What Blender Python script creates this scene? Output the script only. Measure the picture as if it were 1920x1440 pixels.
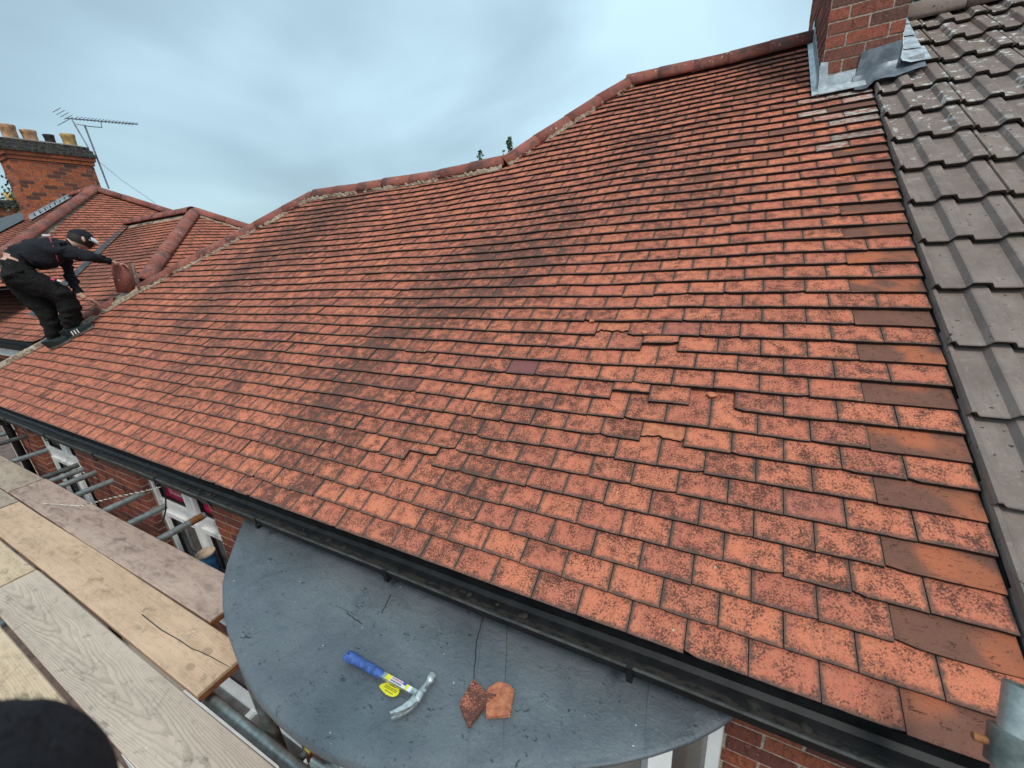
import bpy, bmesh, math, random
from mathutils import Vector, Matrix, noise as mnoise
random.seed(7)
R = math.radians
scene = bpy.context.scene
for o in list(bpy.data.objects): bpy.data.objects.remove(o)
COL = scene.collection

# ------------------------------------------------------------------ camera
CW = Vector((-0.71893, -0.97021, 1.17157))
XR = Vector((0.88705524, 0.45621574, -0.0707121))      # image right
YD = Vector((0.08978764, -0.32072862, -0.94290579))    # image down
ZF = Vector((-0.45284786, 0.83006045, -0.32546654))    # forward
FPX = 763.96
cam = bpy.data.cameras.new('camera'); camo = bpy.data.objects.new('camera', cam); COL.objects.link(camo)
cam.sensor_width = 36; cam.lens = FPX / 1920 * 36; cam.clip_start = 0.02; cam.clip_end = 800
rot = Matrix((XR, -YD, -ZF)).transposed()
camo.matrix_world = Matrix.Translation(CW) @ rot.to_4x4()
cam.dof.use_dof = True; cam.dof.focus_distance = 2.8; cam.dof.aperture_fstop = 3.4
scene.camera = camo
def pix(p):                                            # only used to choose level of detail
    d = Vector(p) - CW; z = d.dot(ZF)
    if z < .05: return None
    return (960 + FPX * d.dot(XR) / z, 720 + FPX * d.dot(YD) / z, z)

# ------------------------------------------------------------------ sky and sun (overcast)
SUN_EL, SUN_AZ = R(52), R(140)                          # azimuth clockwise from +Y
w = bpy.data.worlds.new('World'); scene.world = w; w.use_nodes = True
nt = w.node_tree; nt.nodes.clear()
def nd(t, nt=nt, **k):
    n = nt.nodes.new(t)
    for a, b in k.items(): setattr(n, a, b)
    return n
out = nd('ShaderNodeOutputWorld'); bg = nd('ShaderNodeBackground'); nt.links.new(bg.outputs[0], out.inputs[0])
sky = nd('ShaderNodeTexSky', sky_type='NISHITA', sun_disc=False, sun_elevation=SUN_EL, sun_rotation=SUN_AZ)
sky.air_density = 1.0; sky.dust_density = 3.0; sky.ozone_density = 2.0
tc = nd('ShaderNodeTexCoord'); mp = nd('ShaderNodeMapping'); mp.inputs['Scale'].default_value = (1.0, 1.0, 2.2)
nt.links.new(tc.outputs['Generated'], mp.inputs[0])
n1 = nd('ShaderNodeTexNoise'); n1.inputs['Scale'].default_value = 1.7; n1.inputs['Detail'].default_value = 5; n1.inputs['Roughness'].default_value = .40; n1.inputs['Distortion'].default_value = .35
nt.links.new(mp.outputs[0], n1.inputs['Vector'])
rp = nd('ShaderNodeValToRGB')
rp.color_ramp.elements[0].position = .33; rp.color_ramp.elements[0].color = (.195, .265, .308, 1)
rp.color_ramp.elements[1].position = .66; rp.color_ramp.elements[1].color = (.43, .60, .67, 1)
e = rp.color_ramp.elements.new(.50); e.color = (.285, .405, .462, 1)
nt.links.new(n1.outputs[0], rp.inputs[0])
# brightness of a cloud deck grows from horizon to zenith
sx = nd('ShaderNodeSeparateXYZ'); nt.links.new(tc.outputs['Generated'], sx.inputs[0])
mr = nd('ShaderNodeMapRange'); mr.inputs['From Min'].default_value = 0; mr.inputs['From Max'].default_value = 1; mr.inputs['To Min'].default_value = .92; mr.inputs['To Max'].default_value = 2.1
nt.links.new(sx.outputs[2], mr.inputs[0])
mu = nd('ShaderNodeMix', data_type='RGBA', blend_type='MULTIPLY'); mu.inputs[0].default_value = 1
nt.links.new(rp.outputs[0], mu.inputs[6]); nt.links.new(mr.outputs[0], mu.inputs[7])
sc = nd('ShaderNodeMix', data_type='RGBA', blend_type='MULTIPLY'); sc.inputs[0].default_value = 1; sc.inputs[7].default_value = (.1, .1, .1, 1)
nt.links.new(sky.outputs[0], sc.inputs[6])
mx = nd('ShaderNodeMix', data_type='RGBA'); mx.inputs[0].default_value = .75
nt.links.new(sc.outputs[2], mx.inputs[6]); nt.links.new(mu.outputs[2], mx.inputs[7])
nt.links.new(mx.outputs[2], bg.inputs[0]); bg.inputs[1].default_value = 1.0
sl = bpy.data.lights.new('sun', 'SUN'); sl.energy = 1.5; sl.angle = R(14); sl.color = (1, .95, .88)
so = bpy.data.objects.new('sun', sl); COL.objects.link(so)
sd = Vector((math.sin(SUN_AZ) * math.cos(SUN_EL), math.cos(SUN_AZ) * math.cos(SUN_EL), math.sin(SUN_EL)))
so.rotation_euler = sd.to_track_quat('Z', 'Y').to_euler(); so.location = (3, -6, 12)
vs = scene.view_settings; vs.view_transform = 'Standard'; vs.look = 'None'; vs.exposure = 0.5; vs.gamma = 1; vs.use_curve_mapping = False

# ------------------------------------------------------------------ material helpers
class NT:
    def __init__(s, name, rough=.85, spec=.3, metal=0.0):
        s.m = bpy.data.materials.new(name); s.m.use_nodes = True; s.t = s.m.node_tree
        s.b = s.t.nodes['Principled BSDF']; s.b.inputs['Roughness'].default_value = rough
        s.b.inputs['Specular IOR Level'].default_value = spec; s.b.inputs['Metallic'].default_value = metal
    def n(s, t, **k):
        x = s.t.nodes.new(t)
        for a, b in k.items(): setattr(x, a, b)
        return x
    def l(s, a, b): s.t.links.new(a, b)
    def val(s, x, sock):
        if isinstance(x, (int, float)): sock.default_value = x
        elif isinstance(x, tuple): sock.default_value = x if len(x) == 4 or sock.type == 'VECTOR' else (*x, 1)
        else: s.l(x, sock)
    def math(s, op, a, b=0.0, c=None, clamp=False):
        x = s.n('ShaderNodeMath', operation=op, use_clamp=clamp); s.val(a, x.inputs[0]); s.val(b, x.inputs[1])
        if c is not None: s.val(c, x.inputs[2])
        return x.outputs[0]
    def mix(s, f, a, b, mode='MIX'):
        x = s.n('ShaderNodeMix', data_type='RGBA', blend_type=mode); s.val(f, x.inputs[0]); s.val(a, x.inputs[6]); s.val(b, x.inputs[7]); return x.outputs[2]
    def attr(s, name):
        a = s.n('ShaderNodeAttribute', attribute_name=name); x = s.n('ShaderNodeSeparateXYZ'); s.l(a.outputs['Vector'], x.inputs[0]); return x.outputs
    def pos(s, scale=None, obj=False):
        if obj: p = s.n('ShaderNodeTexCoord').outputs['Object']
        else: p = s.n('ShaderNodeNewGeometry').outputs['Position']
        if scale:
            m = s.n('ShaderNodeMapping'); m.inputs['Scale'].default_value = scale; s.l(p, m.inputs[0]); return m.outputs[0]
        return p
    def noise(s, p, scale, detail=3, rough=.6, dist=0):
        x = s.n('ShaderNodeTexNoise'); x.inputs['Scale'].default_value = scale; x.inputs['Detail'].default_value = detail
        x.inputs['Roughness'].default_value = rough; x.inputs['Distortion'].default_value = dist; s.l(p, x.inputs['Vector']); return x.outputs[0]
    def step(s, x, a, b):                               # smooth 0..1 as x goes a -> b
        m = s.n('ShaderNodeMapRange', interpolation_type='SMOOTHSTEP'); s.val(x, m.inputs[0]); s.val(a, m.inputs[1]); s.val(b, m.inputs[2]); return m.outputs[0]
    def color(s, c): s.val(c, s.b.inputs['Base Color']); return s
    def bump(s, h, strength=.4, dist=.004):
        x = s.n('ShaderNodeBump'); x.inputs['Strength'].default_value = strength; x.inputs['Distance'].default_value = dist; s.l(h, x.inputs['Height']); s.l(x.outputs[0], s.b.inputs['Normal']); return s
M = {}
def plain(name, col, rough=.7, metal=0, spec=.4, var=.25, sc=25, bump=.15):
    t = NT(name, rough, spec, metal); p = t.pos(); a = t.noise(p, sc, 4)
    dark = tuple(c * (1 - var * 1.6) for c in col); lite = tuple(min(1, c * (1 + var)) for c in col)
    t.color(t.mix(t.step(a, .3, .7), dark, lite))
    if bump: t.bump(t.noise(p, sc * 6, 3), bump, .003)
    M[name] = t.m; return t.m

def clay(name, tone=(1, 1, 1), speck=1.0):
    t = NT(name, .9, .15); p = t.pos(); A = t.attr('tc'); U = t.attr('tuv'); X = t.attr('tx')
    n1 = t.noise(p, 175, 5, .76); n2 = t.noise(p, 22, 3); n3 = t.noise(p, 300, 2, .6); n4 = t.noise(p, 3.1, 4); n5 = t.noise(p, 48, 4, .7)
    c = lambda r, g, b: (r * tone[0], g * tone[1], b * tone[2])
    base = t.mix(A[0], c(.665, .212, .118), c(.52, .158, .100))
    base = t.mix(t.math('MULTIPLY', t.step(n5, .48, .68), .55), base, c(.60, .25, .135))
    base = t.mix(t.math('MULTIPLY', t.step(n3, .40, .62), .45), base, c(.40, .12, .075))
    base = t.mix(t.math('MULTIPLY', t.step(A[1], .75, .95), .35), base, c(.44, .150, .105))
    stk = t.noise(t.pos((38, 3, 3)), 1.0, 3, .6); base = t.mix(t.math('MULTIPLY', t.step(stk, .52, .72), .45), base, c(.30, .10, .075))
    cov = t.math('ADD', .482, t.math('MULTIPLY', A[1], .035)); cov = t.math('ADD', cov, t.math('MULTIPLY', U[2], .075 * speck))
    cov = t.math('ADD', cov, t.math('MULTIPLY', t.math('SUBTRACT', n2, .5), .38))
    rp2 = t.math('FRACT', t.math('MULTIPLY', A[0], 7.31)); cov = t.math('ADD', cov, t.math('MULTIPLY', t.math('SUBTRACT', rp2, .5), .035))
    n1 = t.math('ADD', t.math('MULTIPLY', n1, t.math('SUBTRACT', 1, t.math('MULTIPLY', rp2, .32))), t.math('MULTIPLY', t.noise(p, 88, 5, .75), t.math('MULTIPLY', rp2, .32)))
    spot = t.math('MULTIPLY', t.math('SUBTRACT', cov, n1), 17, clamp=True)
    col = t.mix(t.math('MULTIPLY', spot, .90 * speck), base, t.mix(n3, c(.030, .020, .018), c(.105, .050, .038)))
    col = t.mix(t.math('MULTIPLY', U[2], t.math('MULTIPLY', t.step(t.math('ADD', t.math('MULTIPLY', n5, .55), t.math('MULTIPLY', n2, .45)), .40, .66), .62)), col, (.105, .064, .055))
    # broken faces, odd coloured tiles
    col = t.mix(X[0], col, t.mix(t.step(n5, .35, .65), (.58, .225, .115), (.36, .115, .065)))
    col = t.mix(X[1], col, t.mix(n1, (.15, .065, .070), (.27, .095, .085)))
    # newer brown flashed tiles
    fl = t.noise(p, 4.5, 2)
    newc = t.mix(t.step(fl, .52, .68), t.mix(n2, (.15, .066, .046), (.205, .095, .068)), (.41, .128, .065))
    newc = t.mix(t.math('MULTIPLY', t.step(n3, .60, .72), .45), newc, (.07, .04, .035))
    cr = t.noise(t.pos((14, 60, 60)), 1.0, 2, .5, 1.2); crk = t.math('MULTIPLY', t.step(t.math('ABSOLUTE', t.math('SUBTRACT', cr, .5)), .012, .003), t.step(n5, .5, .56)); newc = t.mix(t.math('MULTIPLY', crk, .7), newc, (.05, .028, .024))
    col = t.mix(A[2], col, newc)
    # smears of old mortar
    col = t.mix(t.math('MULTIPLY', X[2], t.step(t.noise(t.pos((1, 2.2, 2.2)), 24, 5, .7), .44, .54)), col, t.mix(n3, (.34, .31, .27), (.55, .51, .46)))
    # grime along the edges
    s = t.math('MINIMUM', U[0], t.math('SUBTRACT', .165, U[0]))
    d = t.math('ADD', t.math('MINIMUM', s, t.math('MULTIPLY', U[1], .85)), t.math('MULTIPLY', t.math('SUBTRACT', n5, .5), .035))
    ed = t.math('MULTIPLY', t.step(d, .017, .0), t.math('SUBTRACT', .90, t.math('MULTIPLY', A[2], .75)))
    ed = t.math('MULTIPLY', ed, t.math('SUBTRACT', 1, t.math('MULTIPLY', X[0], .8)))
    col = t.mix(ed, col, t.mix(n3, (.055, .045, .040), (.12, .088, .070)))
    # pale lichen
    vo = t.n('ShaderNodeTexVoronoi'); vo.inputs['Scale'].default_value = 11; t.l(p, vo.inputs['Vector'])
    li = t.math('MULTIPLY', t.step(t.math('ADD', vo.outputs['Distance'], t.math('MULTIPLY', n1, .12)), .115, .09), t.step(n4, .52, .58))
    col = t.mix(t.math('MULTIPLY', li, .75), col, (.50, .46, .36))
    t.color(col); t.bump(t.math('ADD', n1, t.math('ADD', t.math('MULTIPLY', n3, .6), t.math('MULTIPLY', crk, t.math('MULTIPLY', A[2], -1.5)))), .8, .004); M[name] = t.m
    return t.m
clay('clay_tile'); clay('clay_tile_far', (.92, .9, .9), .8)
def grime(name, a, b):
    t = NT(name, .95, .1); p = t.pos(); t.color(t.mix(t.noise(p, 60, 3), a, b)); M[name] = t.m
grime('tile_butt', (.014, .011, .010), (.060, .038, .031))  # near-black butts: dirt, plus the shade under each course put into the colour
grime('tile_butt_new', (.05, .03, .025), (.12, .065, .05))
def ridgemat():
    t = NT('ridge_clay', .85, .25); p = t.pos(); n = t.noise(p, 30, 4); A = t.attr('tc')
    c = t.mix(t.step(n, .35, .7), t.mix(A[0], (.235, .075, .056), (.33, .108, .075)), t.mix(A[1], (.13, .055, .047), (.27, .10, .075)))
    c = t.mix(t.math('MULTIPLY', t.step(t.noise(p, 9, 3), .48, .66), .7), c, (.085, .058, .055))
    c = t.mix(t.math('MULTIPLY', t.step(t.noise(p, 46, 3), .64, .68), t.step(t.noise(p, 4, 2), .45, .6)), c, (.58, .54, .48))
    t.color(c); t.bump(n, .3, .004); M['ridge_clay'] = t.m
ridgemat()
plain('mortar_bed', (.34, .265, .195), .95, var=.3, sc=40, bump=.6)
plain('mortar_joint', (.42, .34, .27), .95, var=.25, sc=60, bump=.5)
plain('mortar_dark', (.20, .16, .13), .95, var=.3, sc=60, bump=.5)
def brickmat(name, a, b, c):
    t = NT(name, .92, .12); p = t.pos(); A = t.attr('tc'); n = t.noise(p, 24, 4, .7); n2 = t.noise(p, 130, 3, .7); n3 = t.noise(t.pos((40, 40, 9)), 1.6, 3, .6, .8)
    col = t.mix(t.step(A[0], .3, .75), a, b); col = t.mix(t.math('MULTIPLY', t.step(A[1], .62, .8), .9), col, c)
    col = t.mix(t.math('MULTIPLY', t.step(n, .42, .70), .65), col, c); col = t.mix(t.math('MULTIPLY', t.step(n3, .5, .68), .55), col, tuple(v * .55 for v in c)); col = t.mix(t.math('MULTIPLY', t.step(n2, .5, .68), .45), col, (.07, .045, .038))
    col = t.mix(t.math('MULTIPLY', t.step(t.noise(p, 60, 4), .62, .70), .35), col, (.42, .34, .27))
    t.color(col); t.bump(t.math('ADD', t.math('ADD', n2, n), n3), .9, .007); M[name] = t.m
brickmat('wall_brick', (.36, .11, .06), (.24, .075, .05), (.16, .06, .05))
brickmat('chimney_brick', (.38, .115, .075), (.23, .092, .07), (.16, .08, .062))
brickmat('far_brick', (.55, .15, .06), (.42, .12, .06), (.11, .055, .045))
plain('sooty_brick', (.055, .055, .05), .95, var=.5, sc=18, bump=.5)
plain('black_plastic', (.008, .008, .009), .55, spec=.3, var=.4, sc=14, bump=.1)
def guttermat():
    t = NT('gutter_dirt', .75, .3); p = t.pos((1, 2, 2)); n = t.noise(p, 24, 5, .7)
    t.color(t.mix(t.step(n, .48, .60), t.mix(t.noise(t.pos(), 90, 3), (.012, .010, .008), (.034, .027, .022)), (.005, .005, .005))); M['gutter_dirt'] = t.m
    t = NT('gutter_worn', .65, .25); p = t.pos((1, 2, 2)); n = t.noise(p, 14, 5, .65)
    t.color(t.mix(t.step(n, .35, .65), (.005, .005, .006), (.014, .013, .012))); M['gutter_worn'] = t.m
guttermat(); plain('gutter_lip', (.045, .043, .040), .6, var=.3, sc=20, bump=0)
def roofpaint():
    t = NT('grey_roof_paint', .42, .5); p = t.pos(); n = t.noise(p, 2.2, 4); n2 = t.noise(p, 12, 5, .7, .6); n3 = t.noise(t.pos((1.0, 1.7, 1)), 30, 5, .68, 1.4); n4 = t.noise(p, 5, 4, .6); n5 = t.noise(p, 150, 3, .7)
    c = t.mix(t.step(n, .3, .7), (.082, .096, .110), (.146, .164, .176))
    c = t.mix(t.math('MULTIPLY', t.step(n2, .50, .70), .55), c, (.075, .093, .112))
    c = t.mix(t.math('MULTIPLY', t.step(n5, .45, .7), .35), c, (.06, .075, .09))
    sc = t.math('MULTIPLY', t.step(n3, .61, .655), t.step(n4, .42, .54))
    c = t.mix(t.math('MULTIPLY', sc, .9), c, (.018, .021, .026))
    c = t.mix(t.step(t.noise(p, 75, 1), .80, .82), c, (.6, .6, .58))
    t.color(c); t.val(t.math('ADD', .34, t.math('MULTIPLY', n2, .35)), t.b.inputs['Roughness']); t.bump(t.math('ADD', t.math('MULTIPLY', n2, 2.5), t.math('SUBTRACT', n3, sc)), .6, .005); M['grey_roof_paint'] = t.m
roofpaint()
def concrete():
    t = NT('concrete_tile', .92, .15); p = t.pos(); n = t.noise(p, 6, 4); n2 = t.noise(p, 260, 2); n3 = t.noise(p, 16, 5, .7)
    c = t.mix(t.step(n, .3, .7), (.175, .134, .115), (.250, .196, .171)); c = t.mix(t.math('MULTIPLY', n2, .35), c, (.13, .10, .088))
    A = t.attr('tc')
    li = t.math('MULTIPLY', t.step(n3, .56, .62), A[2]); c = t.mix(t.math('MULTIPLY', li, .9), c, (.62, .61, .58))
    c = t.mix(t.math('MULTIPLY', t.step(t.noise(t.pos((9, 1.6, 1.6)), 2.2, 5, .7), .48, .68), .42), c, (.115, .092, .080)); c = t.mix(t.math('MULTIPLY', t.step(t.noise(p, 70, 4, .7), .56, .68), .35), c, (.34, .29, .26))
    dk = t.math('MULTIPLY', t.step(t.noise(p, 45, 3), .64, .69), t.step(n, .45, .55)); c = t.mix(dk, c, (.03, .028, .026))
    t.color(c); t.bump(n2, .35, .002); M['concrete_tile'] = t.m
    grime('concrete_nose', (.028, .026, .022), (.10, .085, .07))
concrete()
def lead(name, a, b):
    t = NT(name, .45, .5, .35); p = t.pos(); n = t.noise(p, 14, 5, .65, .5); t.color(t.mix(t.step(n, .35, .65), a, b)); t.bump(t.noise(p, 9, 3), .5, .012); M[name] = t.m
lead('lead_pale', (.30, .335, .36), (.52, .56, .585)); lead('lead_dark', (.10, .115, .135), (.18, .20, .225))
def galv(name, a, b, rough=.45):
    t = NT(name, rough, .5, .55); p = t.pos(); n = t.noise(p, 22, 5, .7); n2 = t.noise(p, 5, 3)
    c = t.mix(t.step(n, .35, .7), a, b); c = t.mix(t.math('MULTIPLY', t.step(n2, .58, .72), .5), c, (.16, .11, .075)); t.color(c); t.bump(n, .2, .003); M[name] = t.m
galv('galvanised', (.24, .28, .28), (.42, .47, .46)); galv('galvanised_dark', (.10, .115, .11), (.20, .225, .21)); galv('rusty_steel', (.22, .085, .035), (.36, .16, .07), .8)
plain('yellow_cap', (.55, .36, .04), .6)
plain('upvc', (.78, .79, .78), .35, var=.06, sc=6, bump=0)
plain('fascia_white', (.72, .73, .70), .5, var=.1, sc=6, bump=0)
plain('rubber', (.01, .01, .01), .5, var=.2, bump=0)
def glass(name, col):
    t = NT(name, .06, .6); p = t.pos((1.2, 1, 3)); n = t.noise(p, 1.4, 3); t.color(t.mix(t.step(n, .4, .62), col, tuple(c * 2.6 for c in col))); M[name] = t.m
glass('window_glass', (.060, .058, .056)); glass('red_glass', (.30, .016, .05))
plain('curtain', (.42, .40, .39), .9)
def wood(name, light, dark, cath=0.0, yc=0.0, knots=(), stain=(.2, .15, .13), stainamt=.3):
    t = NT(name, .82, .25); p = t.pos(obj=True); s = t.n('ShaderNodeSeparateXYZ'); t.l(p, s.inputs[0]); x, y = s.outputs[0], s.outputs[1]
    dn = t.noise(t.pos((1.1, 9, 1), True), 2.2, 4); fine = t.math('ADD', t.math('MULTIPLY', t.noise(t.pos((3, 160, 1), True), 1.0, 4, .7), .6), t.math('MULTIPLY', t.step(t.noise(t.pos((1.2, 60, 1), True), 1.0, 3, .6), .3, .7), .4))
    yy = t.math('SUBTRACT', y, t.math('ADD', yc, t.math('MULTIPLY', t.math('SUBTRACT', t.noise(t.pos((.8, .1, 1), True), 1.5, 2), .5), .10)))
    para = t.math('MULTIPLY', t.math('MULTIPLY', yy, yy), 800.0 * cath)
    ph = t.math('ADD', t.math('MULTIPLY', x, 6.0 * cath), t.math('MULTIPLY', dn, 2.4 if cath > .5 else 1.3)); ph = t.math('ADD', ph, para); ph = t.math('ADD', ph, t.math('MULTIPLY', t.math('ABSOLUTE', yy), 95 * (1 - cath) + 8))
    for kx, ky, kr in knots:
        dx = t.math('MULTIPLY', t.math('SUBTRACT', x, kx), .45); dy = t.math('SUBTRACT', y, ky)
        dd = t.math('SQRT', t.math('ADD', t.math('MULTIPLY', dx, dx), t.math('MULTIPLY', dy, dy)))
        ph = t.math('ADD', ph, t.math('DIVIDE', kr * 1.6, t.math('ADD', dd, kr * .8)))
    fr = t.math('FRACT', ph); ring = t.math('MULTIPLY', t.step(fr, .45, .93), t.step(fr, 1.0, .95))
    c = t.mix(fine, dark, light); mid = tuple(a * .45 + b * .25 for a, b in zip(dark, light))
    c = t.mix(t.math('MULTIPLY', ring, .40 + .36 * (cath > .5)), c, mid)
    st = t.noise(t.pos((2.5, 8, 1), True), 2.6, 6, .72, .5); c = t.mix(t.math('MULTIPLY', t.step(st, .46, .66), stainamt), c, stain)
    s3 = t.noise(t.pos((9, 30, 1), True), 1.7, 5, .7, .8); c = t.mix(t.math('MULTIPLY', t.step(s3, .54, .68), .45), c, tuple(v * .55 for v in dark)); s4 = t.noise(t.pos((1, 3, 1), True), 1.3, 3); c = t.mix(t.math('MULTIPLY', t.step(s4, .4, .7), .35), c, tuple(min(1, v * 1.15) for v in light))
    ck = t.math('MULTIPLY', t.step(t.noise(t.pos((5, 120, 1), True), 1.3, 3), .70, .74), t.step(t.noise(t.pos((2, 10, 1), True), 2, 2), .5, .6)); c = t.mix(t.math('MULTIPLY', ck, .8), c, (.05, .04, .035))
    spl = t.math('MULTIPLY', t.step(t.noise(t.pos((1, 1, 1), True), 42, 4, .7), .66, .70), t.step(t.noise(t.pos((1, 1, 1), True), 3, 2), .52, .62)); c = t.mix(t.math('MULTIPLY', spl, .7), c, (.60, .57, .52))
    gr = t.noise(t.pos((1, 1.6, 1), True), 7, 6, .75, .8); c = t.mix(t.math('MULTIPLY', t.step(gr, .56, .70), .55), c, (.12, .09, .075))
    for kx, ky, kr in knots:
        dx = t.math('MULTIPLY', t.math('SUBTRACT', x, kx), .6); dy = t.math('SUBTRACT', y, ky)
        dd = t.math('SQRT', t.math('ADD', t.math('MULTIPLY', dx, dx), t.math('MULTIPLY', dy, dy)))
        c = t.mix(t.math('MULTIPLY', t.step(dd, kr, kr * .8), .55), c, tuple(v * .6 for v in dark))
    t.color(c); t.bump(t.math('ADD', fine, t.math('MULTIPLY', ring, .4)), .3, .002); M[name] = t.m
wood('board_pink', (.50, .365, .295), (.32, .215, .17), .10, .02, (), (.19, .125, .105), .85)
wood('board_tan', (.62, .425, .29), (.43, .28, .18), .2, .03, ((1.37, .02, .020), (1.38, -.055, .017), (-.2, .04, .014)), (.37, .235, .145), .7)
wood('board_grey', (.54, .43, .345), (.38, .295, .23), .9, -.01, ((.42, -.03, .022),), (.30, .235, .19), .3)
wood('board_pale', (.64, .48, .325), (.46, .335, .22), .2, .0, (), (.34, .24, .155), .65)
wood('board_old', (.46, .36, .275), (.31, .235, .175), .2, -.02, (), (.19, .145, .115), .75)
plain('batten', (.44, .36, .27), .9, var=.2)
plain('bitumen', (.016, .018, .021), .6)
plain('felt', (.03, .028, .026), .95)
plain('ground_paving', (.13, .085, .07), .95, var=.25, sc=3)
plain('slate', (.055, .06, .065), .6, var=.3, sc=12)
plain('pot_buff', (.62, .40, .16), .8, var=.25, sc=9); plain('pot_terracotta', (.52, .30, .17), .8, var=.3, sc=9); plain('pot_dark', (.03, .035, .04), .5)
plain('aluminium', (.20, .21, .23), .45, .6, var=.2)
def fabric(name, col, splash=False, rough=.95):
    t = NT(name, rough, .15); p = t.pos(); n = t.noise(p, 18, 4); c = t.mix(n, tuple(v * .6 for v in col), tuple(v * 1.5 for v in col))
    if splash:
        k = t.math('MULTIPLY', t.step(t.noise(p, 34, 4), .66, .72), t.step(t.noise(p, 5, 2), .56, .64)); c = t.mix(t.math('MULTIPLY', k, .7), c, (.5, .5, .5))
    t.color(c); t.bump(t.noise(p, 16, 3, .5, 1.0), .8, .02); M[name] = t.m
fabric('black_jersey', (.017, .018, .022), True); fabric('black_trousers', (.012, .012, .012), True); fabric('dark_fleece', (.026, .025, .028))
plain('skin', (.55, .33, .25), .6, var=.12, sc=20, bump=0); plain('hair', (.018, .012, .009), .7); plain('white_cloth', (.72, .74, .72), .8, var=.08)
plain('shoe_green', (.012, .022, .021), .6, var=.2); plain('sole', (.16, .15, .13), .8); plain('pink', (.65, .06, .22), .6, var=.1); plain('piping_red', (.30, .03, .07), .7)
plain('hammer_blue', (.055, .115, .34), .6, var=.3, sc=45, bump=.4); plain('steel', (.50, .52, .50), .38, .7, var=.3, sc=50); plain('label_yellow', (.80, .68, .02), .4, var=.05, bump=0)
plain('label_white', (.75, .75, .78), .4, var=.05, bump=0); plain('label_red', (.6, .06, .12), .4, var=.05, bump=0); plain('label_blue', (.06, .08, .4), .4, var=.05, bump=0); plain('ink', (.02, .02, .03), .6, bump=0)
plain('cord', (.62, .58, .50), .9); plain('cord_dark', (.07, .06, .055), .9); plain('blue_paint', (.02, .14, .30), .45, var=.35, sc=30); plain('leaf_dark', (.035, .075, .04), .7, var=.4, sc=8, bump=0); plain('leaf_mid', (.085, .15, .07), .7, var=.4, sc=8, bump=0); plain('bark', (.10, .075, .055), .95)

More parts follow.
